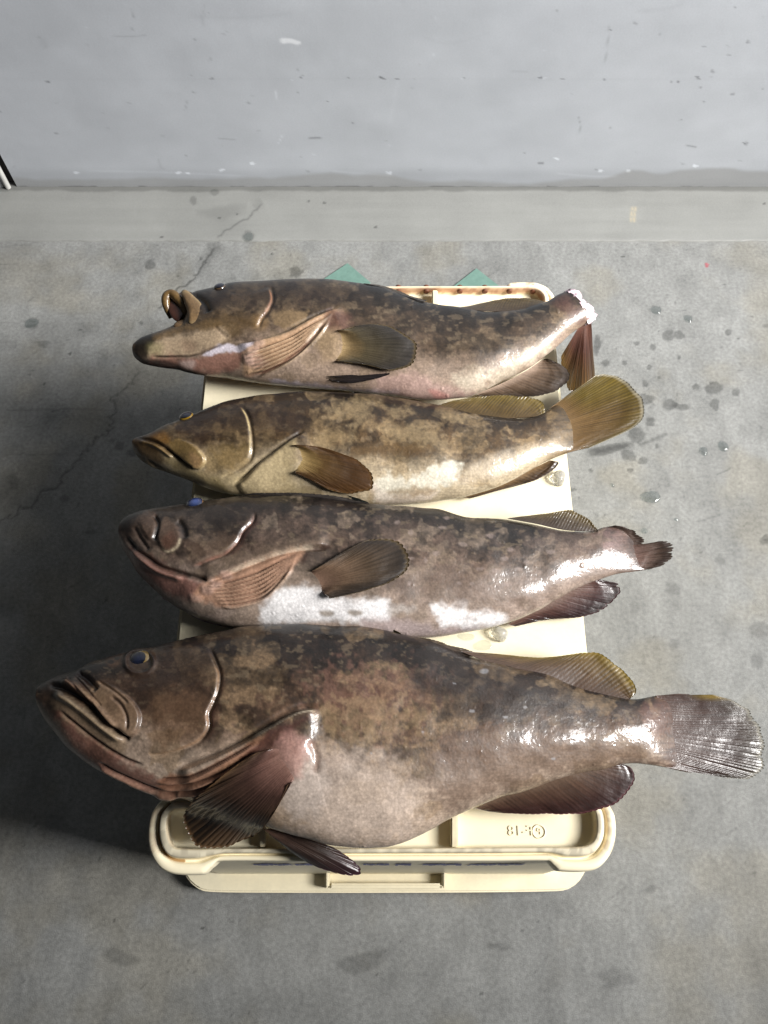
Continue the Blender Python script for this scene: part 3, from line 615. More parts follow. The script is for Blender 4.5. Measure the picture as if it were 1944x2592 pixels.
def flat_col(c, n=.25, sc=.08, rim=None, seed=0):
    def f(P, r):
        q = fbm(P[:, 0]*sc, P[:, 1]*sc, 4, seed); col = srgb(c)[None]*(1-n+2*n*q)[:, None]
        if rim is not None:
            w = sm(.72, .97, r)[:, None]*.8; col = col*(1-w)+srgb(rim)*w
        return np.clip(col, 0, 1)
    return f
BP = [(0, .34), (.02, .48), (.06, .66), (.14, .86), (.3, 1), (.5, .96), (.7, .72), (.85, .44), (.93, .27), (1, .02)]

# ---------------------------------------------------------------- fish 4: the biggest, nearest
f4 = Fish('largest brown grouper, nearest the viewer, with swollen pale belly and glossy tail fin',
 [(104,1733,110,1798),(116,1725,122,1822),(142,1711,144,1852),(191,1695,185,1900),(240,1672,235,1937),(330,1648,320,1985),(396,1637,400,2010),(468,1618,480,2025),(551,1600,560,2045),(634,1586,640,2075),(745,1580,745,2113),(856,1584,850,2140),(960,1592,960,2145),(1076,1618,1055,2118),(1152,1646,1130,2078),(1252,1678,1225,2035),(1372,1704,1345,1995),(1454,1736,1440,1962),(1536,1757,1530,1945),(1605,1768,1600,1934),(1660,1760,1670,1941),(1702,1756,1706,1948),(1745,1757,1750,1957)],
 .060, BP, [(0, ZT+.055), (.4, ZT+.060), (.7, ZT+.052), (.85, ZT+.042), (.94, ZT+.038), (1, ZT+.024)], 820, 300, 100)
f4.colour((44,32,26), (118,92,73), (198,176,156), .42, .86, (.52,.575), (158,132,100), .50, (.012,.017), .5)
p = f4.pt; c7 = lambda l: off(l, 80, 1540, 1.8033); c8 = lambda l: off(l, 900, 1560, 1.589)
p.patch([(760,1900),(860,1880),(1000,1930),(1060,2010),(1040,2090),(960,2130),(860,2128),(760,2090),(720,2020)], (212,194,180), 40, .55, 40, 3)
p.patch([(720,1960),(800,1930),(830,1990),(800,2060),(730,2060)], (202,188,178), 25, .6, 20, 4)
p.patch([(820,1710),(1000,1690),(1100,1740),(1060,1800),(900,1830),(820,1800)], (160,116,100), 34, .34, 90, 6, js=.07)
p.patch([(820,1790),(960,1770),(1080,1810),(1000,1860),(860,1860)], (180,152,116), 28, .42, 80, 7, js=.07)
p.patch([(1050,1690),(1200,1700),(1420,1760),(1500,1830),(1300,1830),(1100,1790)], (62,50,44), 40, .65, 60, 8, js=.03)
p.patch([(1620,1790),(1700,1770),(1720,1830),(1660,1870)], (150,104,92), 20, .35, 30, 9)
p.patch([(1090,1900),(1250,1850),(1500,1860),(1660,1870),(1640,1935),(1440,1958),(1230,2030),(1120,2060)], (124,100,84), 40, .7, 40, 11)
p.patch(c7([(420,180),(600,150),(800,180),(830,330),(780,480),(600,480),(440,400)]), (82,62,50), 30, .6, 20, 2)
p.patch(c7([(560,420),(700,380),(800,430),(780,570),(640,640),(540,600)]), (136,104,78), 30, .55, 20, 3)
p.patch(c7([(120,470),(240,560),(400,680),(560,770),(700,830),(560,850),(380,780),(200,660)]), (142,92,78), 16, .75, 16, 5)
p.patch(c7([(60,350),(130,350),(120,460),(90,470)]), (62,48,36), 12, .8)
p.patch(c7([(90,400),(200,450),(330,530),(430,610),(400,660),(280,600),(150,510)]), (158,134,108), 10, .7, 10, 4)
p.patch(c7([(600,770),(760,740),(940,650),(1060,580),(1080,600),(960,740),(840,820),(700,860),(580,850)]), (170,122,92), 10, .8, 8, 5)
p.patch(c7([(1090,556),(1200,520),(1290,490),(1180,570),(1110,640),(1000,720),(900,780),(960,680),(1040,610)]), (92,54,46), 8, .85, 6, 6)
p.step(c7([(800,170),(832,240),(852,300),(846,370),(822,430),(800,480),(802,540),(762,600),(680,640),(590,662),(520,660)]), 0.0016, 60, 1, w=6, groove=.0025)
p.line(c7([(828,250),(852,300),(846,370),(822,430),(800,480),(802,540),(762,600),(680,640),(590,662),(510,664)]), 2.4, (190,150,114), .75, n=60)
p.line(c7([(846,250),(872,310),(866,380),(842,440),(822,490),(822,550),(780,612)]), 7, (78,46,34), .75)  # painted shade beside the cheek plate edge
p.step(c7([(1330,462),(1240,468),(1170,495),(1090,540),(950,620),(800,690),(650,740)]), .006, 70, -1, groove=.005, gw=8)
p.line(c7([(1320,466),(1240,472),(1170,497),(1090,542),(1000,590)]), 4, (226,208,182), .9)
p.line(c7([(1000,592),(900,650),(800,692),(660,742)]), 3, (196,154,118), .7)
for k, q in enumerate([[(560,790),(700,770),(860,700),(1040,600)],[(560,815),(720,800),(880,740),(1040,640)],[(540,835),(700,835),(860,790),(980,720)],[(300,700),(420,770),(560,830),(680,850)]]):
    p.line(c7(q), 3.5, (96,52,42), .7, depth=-.003); p.line(c7([(x, y+16) for x, y in q]), 5, (204,156,130), .6, depth=.003)
# mouth: gaping lips, maxilla
p.line(c7([(96,352),(140,362),(200,395),(280,452),(370,540),(430,590)]), 7, (34,24,18), .95, n=50, depth=-.006, taper=False)
p.line(c7([(130,330),(200,360),(270,420),(340,500),(400,560)]), 9, (150,116,92), .7, depth=.006)
p.line(c7([(96,385),(180,430),(260,490),(340,555),(420,610)]), 9, (184,162,132), .7, depth=.005)
p.line(c7([(120,460),(190,520),(300,610),(430,690),(520,720)]), 4, (84,56,46), .7, depth=-.003)
p.line(c7([(205,285),(250,320),(300,375)]), 8, (46,26,24), .9, depth=-.005)
for q in [[(160,310),(220,380),(300,470)], [(190,300),(260,380),(330,460)], [(300,330),(380,380),(450,440)]]: p.line(c7(q), 3, (92,66,54), .7, depth=-.002)
mx = c7([(275,335),(340,342),(420,390),(480,450),(496,505),(476,566),(436,584),(390,550),(330,490),(285,420)])
p.plate(mx, .006, 4, dirv=(.6,.8)); p.patch(mx, (152,124,98), 5, .75, 8, 4); p.line(mx[2:8], 4, (96,76,64), .6)
p.line(c7([(360,400),(410,440),(440,500),(440,560)]), 4, (110,84,70), .6, depth=-.002)
p.patch(c7([(340,180),(420,200),(420,250),(350,260)]), (120,84,60), 8, .6)
p.spot(*c7([(362,240)])[0], 8, 5, k=.3, wet=0); p.spot(*c7([(388,228)])[0], 7, 4, k=.25, wet=0)
for x, y, r in [(1070,1855,5),(940,1905,4),(1225,1700,12),(1195,1800,8),(1280,1815,7),(1150,1730,5),(1400,1920,6),(1330,1790,6)]:
    idx = p.box([(x, y)], r*2); d = p.P[idx]-[x, y]; p.mix(idx, (178,178,182), (1-sm(.6, 1.2, np.hypot(d[:, 0]/r, d[:, 1]/(r*.55))))*.6)
p.plate(c7([(1140,600),(1210,580),(1260,620),(1230,740),(1190,760),(1130,680)]), .004, 26); p.patch(c7([(1130,590),(1210,570),(1270,620),(1240,740),(1190,770),(1120,690)]), (196,150,138), 14, .7, 10)
p.line(c7([(1270,600),(1300,680),(1290,760)]), 10, (150,112,92), .5, depth=-.002)
p.line([(1150,1880),(1290,1850),(1440,1850)], 2, (150,130,112), .35)
t_ = np.linspace(0, 2*math.pi, 30); p.line([(354+36*math.cos(a), 1676+30*math.sin(a)) for a in t_], 6, (66,48,38), .7, taper=False, depth=.0025); f4.droplets(38, 54); f4.blend_tail((92,64,50), .93); f4.commit()
f4.eye(354, 1675, 30, float(f4.surfz([353, 1678], .3))-.009, (-.2, .3, 1), (96,80,48), (24,30,50), .66)
f4.fin('tail_fin', [(1660,1760),(1676,1800),(1684,1850),(1686,1900),(1684,1942)], [(1812,1758),(1869,1777),(1907,1802),(1932,1849),(1943,1912),(1932,1950),(1907,1972),(1844,1970)],
 [(0,(84,58,46)),(.3,(70,46,36)),(.7,(60,42,35)),(1,(76,68,58))], zb=[ZT+.040,ZT+.039,ZT+.035], zt=[ZT+.038,ZT+.024,ZT+.016], nrays=22, amp=.0045, edge=(210,205,190), notch=.05, seed=1, topcol=((128,104,30), lambda t, r: (sm(.16, .04, t)[:, None]*sm(.45, .9, r)[None])))
f4.fin('dorsal_fin', c8([(420,140),(560,192),(750,232),(880,285),(1010,320),(1100,334)]), c8([(560,150),(760,164),(930,142),(980,145),(1050,190),(1110,250),(1130,300),(1108,330)]),
 [(0,(78,58,46)),(.35,(92,70,50)),(.75,(108,86,48)),(1,(134,112,40))], zb=[ZT+.072,ZT+.062,ZT+.05,ZT+.046], zt=[ZT+.058,ZT+.05,ZT+.05,ZT+.046], nrays=19, amp=.0013, edge=(150,126,50), seed=2, raycol=.6)
f4.fin('dorsal_fin', [(1020,1612),(1060,1624),(1110,1640),(1165,1660)], [(1090,1616),(1150,1634),(1210,1648),(1240,1664)], [(0,(66,52,44)),(1,(96,82,66))], zb=ZT+.068, zt=ZT+.066, nrays=8, amp=.002, jag=.2, seed=3, nt=90, nr=20, label='folded spiny front part of the dorsal fin')
f4.fin('anal_fin', c8([(480,772),(600,716),(750,664),(900,616),(1040,594)]), c8([(540,786),(640,796),(780,798),(900,800),(1020,770),(1100,710),(1128,660),(1110,610),(1060,590)]),
 [(0,(120,98,80)),(.3,(92,68,54)),(.7,(66,42,36)),(1,(58,36,34))], zb=[ZT+.022,ZT+.03,ZT+.036,ZT+.036], zt=[ZT+.012,ZT+.014,ZT+.022,ZT+.034], nrays=16, amp=.0011, edge=(124,70,76), seed=4, raycol=.7)
f4.fin('pectoral_fin', c7([(1105,640),(1140,640),(1185,690),(1205,750),(1195,790)]), [(650,1905),(600,1935),(520,1998),(482,2034),(464,2062),(460,2092),(470,2130),(490,2150),(530,2151),(570,2148),(600,2134),(642,2120),(668,2096),(700,2046),(726,1988)],
 [(0,(176,136,122)),(.18,(112,80,70)),(.4,(76,54,46)),(.8,(86,66,50)),(1,(112,86,60))], zt=[ZT+.075,ZT+.05,ZT+.022,ZT+.012,ZT+.012,ZT+.03,ZT+.07], nrays=19, nt=210, amp=.0019, drape=True, lift=.005, edge=(112,84,56), seed=5, notch=.12, raycol=.66, arch=.006)
f4.fin('pelvic_fin', [(662,2095),(672,2098),(684,2097),(700,2092)], [(740,2160),(790,2191),(849,2212),(897,2222),(925,2216),(917,2195),(889,2171),(849,2146),(795,2129)],
 [(0,(176,140,120)),(.25,(96,74,64)),(.6,(64,50,44)),(1,(62,40,46))], zb=ZT+.03, zt=[ZT+.014,ZT+.012,ZT+.02], nrays=8, amp=.0022, seed=6, edge=(80,44,60), raycol=.6, arch=.008)

# ---------------------------------------------------------------- fish 3
f3 = Fish('purplish brown grouper with flared gills and white belly patches, third from the wall',
 [(308,1320,310,1374),(316,1311,317,1394),(332,1302,332,1418),(376,1288,370,1470),(439,1278,430,1523),(521,1266,515,1568),(618,1256,610,1590),(690,1252,690,1595),(762,1252,770,1600),(835,1261,840,1606),(955,1276,950,1614),(1052,1285,1050,1616),(1123,1293,1110,1613),(1183,1309,1170,1603),(1264,1316,1250,1586),(1356,1329,1330,1560),(1432,1342,1410,1518),(1490,1345,1475,1482),(1530,1335,1540,1459),(1570,1332,1606,1447),(1600,1344,1640,1440)],
 .050, BP, [(0, ZT+.046), (.4, ZT+.052), (.7, ZT+.046), (.93, ZT+.038), (1, ZT+.031)], 660, 260, 200)
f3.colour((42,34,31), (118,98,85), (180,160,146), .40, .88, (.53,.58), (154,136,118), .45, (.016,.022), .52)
p = f3.pt; c5 = lambda l: off(l, 280, 1220, 2.0738); c6 = lambda l: off(l, 900, 1240, 1.975)
W = (248,246,246)
p.patch(c5([(780,690),(800,640),(850,600),(920,560),(1020,545),(1100,570),(1180,605),(1300,622),(1440,625),(1455,725),(1300,735),(1100,735),(900,752),(800,745)]), W, 13, .9, 10, 1)
p.patch(c6([(0,562),(158,558),(155,640),(60,648),(0,655)]), W, 13, .8, 12, 2); p.patch(c6([(175,580),(290,575),(285,605),(180,620)]), (206,198,192), 8, .6, 8)
p.patch(c6([(388,568),(540,580),(560,610),(640,602),(745,630),(735,665),(640,690),(520,694),(425,690),(400,630)]), W, 13, .85, 16, 3, js=.05)
p.patch(c6([(30,650),(300,660),(420,690),(600,690),(500,722),(300,735),(100,720)]), (196,178,176), 14, .8, 10)
for x, y in [(1100,680),(1250,675)]: p.patch(c5([(x,y),(x+60,y),(x+70,y+20),(x+30,y+30),(x,y+18)]), (150,132,110), 5, .7)
p.patch(c6([(300,380),(700,400),(950,420),(1000,540),(800,600),(400,560),(200,520)]), (126,104,90), 40, .6, 40, 12)
p.patch(c6([(900,100),(1215,210),(1300,300),(1280,440),(1100,420),(950,300)]), (140,118,106), 40, .4, 50, 4)
p.patch(c6([(1180,380),(1420,360),(1450,400),(1200,450),(1080,470)]), (156,136,124), 20, .6, 20, 5)
p.patch(c6([(1240,190),(1340,200),(1380,290),(1330,330),(1260,280)]), (170,136,132), 20, .5, 30, 6)
p.patch(c5([(100,120),(400,90),(760,80),(700,230),(500,260),(300,200),(140,170)]), (56,46,42), 30, .65, 20, 7)
p.patch(c5([(420,330),(620,280),(700,330),(620,400),(440,430)]), (128,104,86), 24, .5, 20, 8)
p.patch(c5([(440,470),(650,400),(850,340),(1100,300),(1150,330),(980,350),(740,425),(520,510)]), (138,118,100), 14, .6, 14, 8)
p.patch(c5([(80,360),(200,400),(400,500),(560,560),(500,610),(330,600),(200,540),(110,440)]), (154,104,92), 14, .75, 16, 9)
fan = c5([(500,520),(600,485),(740,425),(880,372),(1010,350),(980,430),(900,515),(800,595),(680,655),(540,645),(430,610)])
p.patch(fan, (196,152,124), 8, .85, 8, 9)
p.step(c5([(1160,333),(1010,345),(880,370),(740,422),(600,482),(480,520)]), .005, 50, 1, groove=.004, gw=6)
p.line(c5([(1110,340),(1010,348),(880,374),(740,425),(600,484)]), 3.2, (226,208,184), .8)
p.line(c5([(1170,335),(1050,352),(1020,400),(990,440)]), 6, (84,58,50), .7)
for k in range(7):
    y = k*22; q = [(480+k*16,535+k*18),(600+k*10,530+y*.85),(760+k*6,480+y*.95),(900,410+y*.75),(990-k*6,375+y*.5)]
    p.line(c5(q), 3.2, (118,80,64), .7, depth=-.0032); p.line(c5([(a, b+11) for a, b in q]), 4, (214,178,150), .55, depth=.003)
for x, y in [(600,490),(545,535),(500,565),(440,610)]: p.patch(c5([(x-20,y-20),(x+30,y-16),(x+34,y+14),(x-14,y+18)]), (196,164,150), 8, .6, 6); p.plate(c5([(x-20,y-20),(x+30,y-16),(x+34,y+14),(x-14,y+18)]), .0015, 8)
p.step(c5([(748,150),(740,200),(690,252),(660,312),(600,370),(520,402),(430,442)]), 0.0016, 60, 1, w=6, groove=.003)
p.line(c5([(752,160),(742,205),(696,255),(664,315),(604,374),(524,406),(425,446)]), 2.8, (168,116,98), .7, n=60)
p.line(c5([(770,170),(756,220),(712,270),(684,330),(622,392)]), 5, (92,52,44), .6)  # dark line painted as the shade under the cheek plate edge
p.line(c5([(85,300),(130,360),(200,405),(270,450),(400,490),(490,512)]), 6, (40,28,24), .85, n=50, depth=-.005, taper=False)
p.line(c5([(100,345),(180,410),(270,470),(390,510)]), 8, (150,112,98), .6, depth=.005)
p.patch(c5([(60,200),(110,170),(100,300),(70,300)]), (48,38,34), 10, .8)
mx = c5([(250,250),(290,190),(340,222),(370,290),(352,340),(300,366),(266,342),(250,300)])
p.plate(mx, .002, 6, dirv=(.5,.85)); p.patch(mx, (124,100,84), 5, .7, 8); p.line(c5([(372,290),(352,342),(300,367),(266,344)]), 3, (206,190,160), .8)
p.patch(c5([(275,300),(320,260),(350,300),(320,345),(285,345)]), (128,84,66), 8, .5)
lp = c5([(150,185),(200,148),(240,182),(245,240),(218,302),(180,275)]); p.plate(lp, .0015, 6, dirv=(.3,.95)); p.patch(lp, (112,90,76), 5, .7, 8)
p.line(c5([(225,170),(245,210),(240,260),(225,310)]), 5, (26,18,16), .9, depth=-.004)
p.line(c5([(345,200),(375,230),(395,300)]), 9, (34,26,26), .85, depth=-.003)
p.line(c5([(460,75),(640,70),(850,68)]), 6, (52,44,40), .6)
p.line(c5([(120,230),(150,290),(200,360)]), 5, (80,58,48), .6, depth=-.002)
rg = np.random.RandomState(8)
for k in range(26):
    x, y = rg.uniform(1000, 1560), rg.uniform(1310, 1480); idx = p.box([(x, y)], 14); d = p.P[idx]-[x, y]
    p.mix(idx, (168,150,142), (1-sm(.5, 1.2, np.hypot(d[:, 0]/rg.uniform(6, 14), d[:, 1]/rg.uniform(4, 8))+.5*(noise2(p.P[idx, 0]*.2, p.P[idx, 1]*.2, 3)-.5)))*.5)
f3.droplets(30, 53); f3.blend_tail((104,82,72), .93); f3.commit()
f3.eye(494, 1277, 24, float(f3.surfz([494, 1284], .28))-.011, (-.1, .55, 1), (96,68,34), (52,70,124), .86)
f3.fin('tail_fin', [(1512,1342),(1540,1356),(1562,1388),(1582,1424),(1592,1448)], [(1562,1328),(1602,1340),(1638,1368),(1634,1386),(1660,1374),(1690,1367),(1712,1384),(1708,1408),(1684,1430),(1650,1440)],
 [(0,(146,118,110)),(.35,(120,94,84)),(.7,(86,68,58)),(1,(56,44,38))], zb=ZT+.034, zt=[ZT+.044,ZT+.036,ZT+.044,ZT+.03], nrays=18, amp=.002, jag=.1, notch=.1, seed=11, edge=(96,80,64), label='curled worn tail fin')
f3.fin('dorsal_fin', c6([(760,142),(900,168),(1050,200),(1212,208)]), c6([(830,132),(960,116),(1080,97),(1120,118),(1172,150),(1212,200)]), [(0,(66,54,46)),(.5,(78,64,46)),(1,(108,92,56))], zb=[ZT+.062,ZT+.056,ZT+.048], zt=[ZT+.056,ZT+.054,ZT+.05], nrays=14, seed=12, edge=(120,104,60), jag=.06, amp=.0016)
f3.fin('dorsal_fin', c5([(690,68),(830,72),(1000,88),(1160,100)]), c5([(760,56),(1000,54),(1180,70),(1370,112)]), [(0,(52,46,42)),(1,(70,64,60))], zb=ZT+.066, zt=ZT+.07, nrays=9, amp=.0022, jag=.15, seed=13, nt=100, nr=18, label='folded spiny front part of the dorsal fin')
f3.fin('anal_fin', c6([(760,672),(900,602),(1040,520),(1180,452)]), c6([(800,682),(960,650),(1140,634),(1250,592),(1328,522),(1326,490),(1306,480),(1312,466),(1215,446)]),
 [(0,(128,104,92)),(.3,(96,66,58)),(.7,(62,40,40)),(1,(46,36,34))], zb=[ZT+.018,ZT+.026,ZT+.034], zt=[ZT+.012,ZT+.014,ZT+.02,ZT+.034], nrays=12, notch=.12, seed=14, edge=(96,56,60))
f3.fin('pectoral_fin', c5([(1050,470),(1060,500),(1085,540),(1110,575)]), c5([(1080,455),(1180,392),(1330,312),(1430,288),(1520,308),(1582,370),(1584,440),(1500,512),(1370,562),(1250,592),(1150,612)]),
 [(0,(146,116,98)),(.3,(122,98,78)),(.6,(84,68,52)),(1,(48,42,38))], drape=True, lift=.007, nrays=18, amp=.0013, seed=15, edge=(110,92,60), raycol=.65, topcol=((50,44,40), lambda t, r: .6*sm(.5, .9, t)[:, None]*sm(.2, .5, r)[None]))
f3.fin('gill_membrane', c5([(300,610),(400,640),(520,690),(660,745)]), c5([(262,606),(350,655),(470,725),(640,770)]), [(0,(150,86,84)),(.5,(176,132,138)),(1,(206,186,190))], zb=ZT+.02, zt=ZT+.004, nrays=5, jag=.02, seed=16, nt=90, nr=20)
f3.fin('pelvic_fin', [(796,1580),(806,1584),(812,1590)], [(880,1572),(950,1580),(1000,1592),(1030,1612),(1020,1618),(960,1606),(880,1600)], [(0,(120,104,94)),(.3,(58,50,48)),(1,(40,36,36))], zb=ZT+.03, zt=ZT+.066, nrays=6, amp=.002, seed=17, nt=90, nr=26, edge=(130,120,60))

# ---------------------------------------------------------------- fish 2
f2 = Fish('olive brown grouper with pale blotched flank and spread yellow edged tail, second from the wall',
 [(340,1112,344,1144),(348,1106,354,1160),(362,1102,368,1172),(384,1094,395,1185),(427,1074,430,1198),(469,1055,475,1215),(510,1037,515,1232),(545,1025,550,1243),(595,1011,600,1254),(659,1000,665,1259),(722,994,730,1262),(806,992,810,1270),(891,996,891,1277),(990,1001,980,1280),(1071,1018,1060,1276),(1125,1028,1115,1268),(1190,1045,1175,1257),(1261,1055,1250,1236),(1315,1059,1305,1212),(1360,1052,1365,1178),(1392,1035,1412,1157),(1424,1008,1452,1143),(1458,983,1494,1132)],
 .043, BP, [(0, ZT+.040), (.4, ZT+.045), (.7, ZT+.04), (.93, ZT+.036), (1, ZT+.026)], 640, 250, 300)
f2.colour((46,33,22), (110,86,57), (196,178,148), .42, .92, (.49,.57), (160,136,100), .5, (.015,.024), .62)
p = f2.pt; c3 = lambda l: off(l, 300, 960, 2.37); c4 = lambda l: off(l, 800, 920, 1.8433)
p.patch(c3([(320,280),(500,170),(760,160),(1100,200),(1130,300),(800,330),(600,330),(480,420),(340,330)]), (66,46,34), 30, .65, 20, 1)
p.patch(c3([(520,430),(780,400),(760,520),(600,590),(500,560)]), (150,122,70), 24, .6, 16, 2)
p.patch(c3([(560,590),(760,560),(980,400),(1060,420),(1060,600),(1200,680),(900,700),(660,680)]), (196,176,134), 16, .75, 16, 3)
p.patch(c3([(280,470),(400,500),(520,570),(640,640),(660,690),(500,630),(330,560)]), (182,162,116), 12, .75, 12, 4)
p.patch(c3([(95,360),(180,370),(260,420),(280,500),(200,520),(120,460)]), (84,60,26), 14, .8, 10, 5)
p.patch(c3([(190,330),(280,320),(310,390),(220,370)]), (150,104,40), 8, .6)
p.patch(c4([(430,540),(560,470),(640,455),(690,490),(660,540),(580,580),(480,600),(300,640),(270,560),(330,520)]), (224,218,200), 10, .85, 16, 5, js=.07)
p.patch(c4([(260,560),(340,600),(560,590),(520,640),(300,656)]), (212,196,180), 10, .7, 10, 6)
p.patch(c4([(330,600),(480,570),(560,600),(420,620)]), (150,124,84), 8, .6, 10, 6)
for q in [[(130,200),(180,160),(240,170),(250,230),(210,290),(150,260)],[(0,330),(120,310),(200,330),(160,370),(0,390)],[(280,300),(420,290),(560,310),(620,400),(500,380),(380,340)],[(350,210),(420,200),(440,230),(370,240)],[(600,240),(680,240),(690,280),(630,280)],[(20,215),(90,200),(120,230),(60,250)]]:
    p.patch(c4(q), (176,152,114), 12, .5, 18, 8, js=.09)
p.patch(c4([(160,390),(400,370),(560,400),(500,430),(300,420),(180,430)]), (116,88,52), 8, .7, 12, 9, js=.07)
p.patch(c4([(700,480),(900,420),(1130,360),(1170,390),(950,480),(760,540)]), (206,188,160), 14, .65, 16, 9)
p.step(c3([(720,150),(768,225),(790,330),(790,450),(740,512),(600,586)]), 0.0016, 60, 1, w=6, groove=.002)
p.line(c3([(735,170),(770,230),(790,330),(788,450)]), 2.2, (214,192,140), .8)
p.line(c3([(785,455),(738,514),(600,590)]), 2, (170,150,110), .5)
p.step(c3([(1130,310),(1080,340),(1000,392),(850,502),(760,592),(690,640)]), .0045, 50, -1, groove=.003)
p.line(c3([(1090,335),(1000,392),(850,502),(760,594),(690,642)]), 2.5, (216,200,160), .55)
p.line(c3([(1010,400),(860,512),(770,600),(690,650)]), 4, (96,76,44), .5)
p.line(c3([(115,350),(230,380),(340,460),(440,524)]), 4.5, (42,28,12), .85, depth=-.004, taper=False)
p.line(c3([(120,372),(230,402),(330,470)]), 5, (140,108,54), .6, depth=.003)
mx = c3([(300,368),(400,372),(480,420),(522,480),(492,532),(440,522),(370,470),(310,420)]); p.plate(mx, .005, 3, dirv=(.7,.7)); p.patch(mx, (146,118,68), 5, .8, 6)
p.line(c3([(482,425),(522,480),(494,534),(440,524)]), 3, (186,166,124), .8); p.patch(c3([(440,440),(510,480),(490,525),(450,510)]), (168,132,96), 6, .5)
p.line(c3([(140,480),(230,540),(400,622),(560,668),(640,690)]), 4, (206,190,152), .7, depth=.002); p.line(c3([(160,475),(300,560),(500,640)]), 3, (92,70,34), .6, depth=-.002)
p.patch(c3([(570,270),(610,265),(615,320),(580,325)]), (136,112,80), 5, .6)
p.plate(c3([(1040,400),(1090,410),(1090,550),(1040,540)]), .002, 22)
f2.droplets(24, 52); f2.blend_tail((108,84,46), .88); f2.commit()
f2.eye(472, 1056, 21, float(f2.surfz([474, 1064], .27))-.009, (-.2, .55, 1), (110,86,24), (20,25,44), .80)
f2.fin('tail_fin', [(1385,1038),(1400,1070),(1415,1100),(1432,1146)], [(1511,948),(1548,947),(1587,963),(1620,996),(1633,1028),(1628,1060),(1603,1083),(1560,1104),(1494,1132)],
 [(0,(150,122,86)),(.3,(122,94,56)),(.75,(96,74,34)),(1,(98,82,30))], zb=ZT+.035, zt=[ZT+.05,ZT+.05,ZT+.04,ZT+.03], nrays=20, edge=(214,206,184), seed=21, amp=.0013, jag=.02, raycol=.6, topcol=((108,90,28), lambda t, r: .9*sm(.5, .15, t)[:, None]*sm(.2, .55, r)[None]))
f2.fin('dorsal_fin', c4([(560,196),(720,238),(880,256),(1050,246)]), c4([(640,172),(820,148),(980,152),(1052,176),(1072,222),(1056,246)]), [(0,(84,66,38)),(.5,(100,80,40)),(1,(116,98,44))], zb=[ZT+.054,ZT+.048,ZT+.042], zt=[ZT+.05,ZT+.046,ZT+.046,ZT+.04], nrays=16, seed=22, edge=(100,84,44), raycol=.5)
f2.fin('anal_fin', c4([(690,624),(800,590),(900,550),(1000,496),(1090,452)]), c4([(720,630),(850,594),(1000,554),(1090,512),(1132,466),(1112,455)]), [(0,(140,112,78)),(.5,(92,70,44)),(1,(62,46,34))], zb=[ZT+.014,ZT+.02,ZT+.028], zt=[ZT+.012,ZT+.014,ZT+.03], nrays=12, seed=23, edge=(180,170,160))
f2.fin('pectoral_fin', c3([(1040,395),(1075,420),(1085,480),(1060,550)]), c3([(1070,392),(1200,404),(1330,440),(1450,490),(1530,570),(1542,630),(1500,672),(1400,692),(1280,670),(1150,602),(1060,562)]),
 [(0,(186,160,110)),(.18,(160,132,84)),(.34,(92,68,36)),(.7,(74,50,26)),(1,(86,58,30))], drape=True, lift=.006, nrays=18, amp=.0009, seed=24, edge=(110,80,40), raycol=.8)
f2.fin('pelvic_fin', c3([(1100,690),(1110,684),(1130,680)]), c3([(1180,715),(1340,735),(1500,755),(1515,742),(1400,700),(1260,678),(1190,674)]), [(0,(120,110,90)),(.4,(60,62,58)),(1,(90,100,96))], zb=ZT+.03, zt=ZT+.058, nrays=6, amp=.0015, seed=25, nt=80, nr=26)

# ---------------------------------------------------------------- fish 1
f1 = Fish('grouper with gaping mouth and severed tail stump, farthest from viewer nearest the wall',
 [(341,870,343,905),(350,860,352,914),(367,850,367,922),(414,833,405,930),(450,816,450,936),(468,802,468,941),(478,772,484,945),(488,740,504,949),(524,729,540,954),(556,722,570,957),(590,713,600,962),(680,708,690,974),(780,705.5,790,983),(870,711,880,990),(964,725,960,998),(1017,745,1007,1004),(1070,762,1070,1012),(1157,778,1137,1010),(1234,786,1200,1000),(1306,785,1270,966),(1379,766,1335,934),(1405,752,1390,893),(1418,745,1440,848),(1430,739,1487,817)],
 .046, [(0, .3), (.05, .45), (.12, .6), (.2, .9), (.35, 1), (.55, .94), (.75, .72), (.9, .5), (1, .38)], [(0, ZT+.042), (.4, ZT+.048), (.7, ZT+.046), (1, ZT+.055)], 640, 250, 400)
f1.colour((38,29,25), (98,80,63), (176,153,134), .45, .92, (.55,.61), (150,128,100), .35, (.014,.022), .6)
p = f1.pt; c1 = lambda l: off(l, 300, 660, 2.37); c2 = lambda l: off(l, 800, 660, 2.0738)
p.patch(c1([(440,180),(700,130),(1100,120),(1400,180),(1300,260),(900,260),(650,270),(540,300)]), (62,46,38), 30, .65, 20, 1)
p.patch(c1([(560,330),(760,330),(830,400),(640,440),(590,400)]), (128,102,66), 20, .6, 16, 2)
p.patch(c1([(920,310),(1040,290),(1140,320),(1080,380),(990,410),(930,370)]), (158,132,98), 8, .75, 12, 3)
p.patch(c1([(100,545),(150,470),(230,440),(200,560),(150,590)]), (40,34,20), 14, .85)
p.patch(c1([(180,570),(230,490),(330,440),(460,425),(600,395),(660,460),(540,535),(420,572),(280,580)]), (196,172,142), 10, .85, 10, 4)
p.line([(344,884),(352,864),(372,850),(414,831),(450,814)], 9, (34,28,20), .9, taper=False, brk=False); p.line([(346,900),(366,916),(405,930),(452,937),(500,948)], 7, (44,36,30), .8, taper=False, brk=False)
p.patch(c1([(180,500),(260,500),(250,570),(190,565)]), (164,156,110), 12, .5); p.patch(c1([(380,480),(460,490),(460,540),(400,550)]), (140,112,92), 10, .5)
p.patch(c1([(220,440),(340,380),(450,380),(560,350),(600,390),(450,420),(330,436),(240,480)]), (140,112,74), 8, .7, 8)
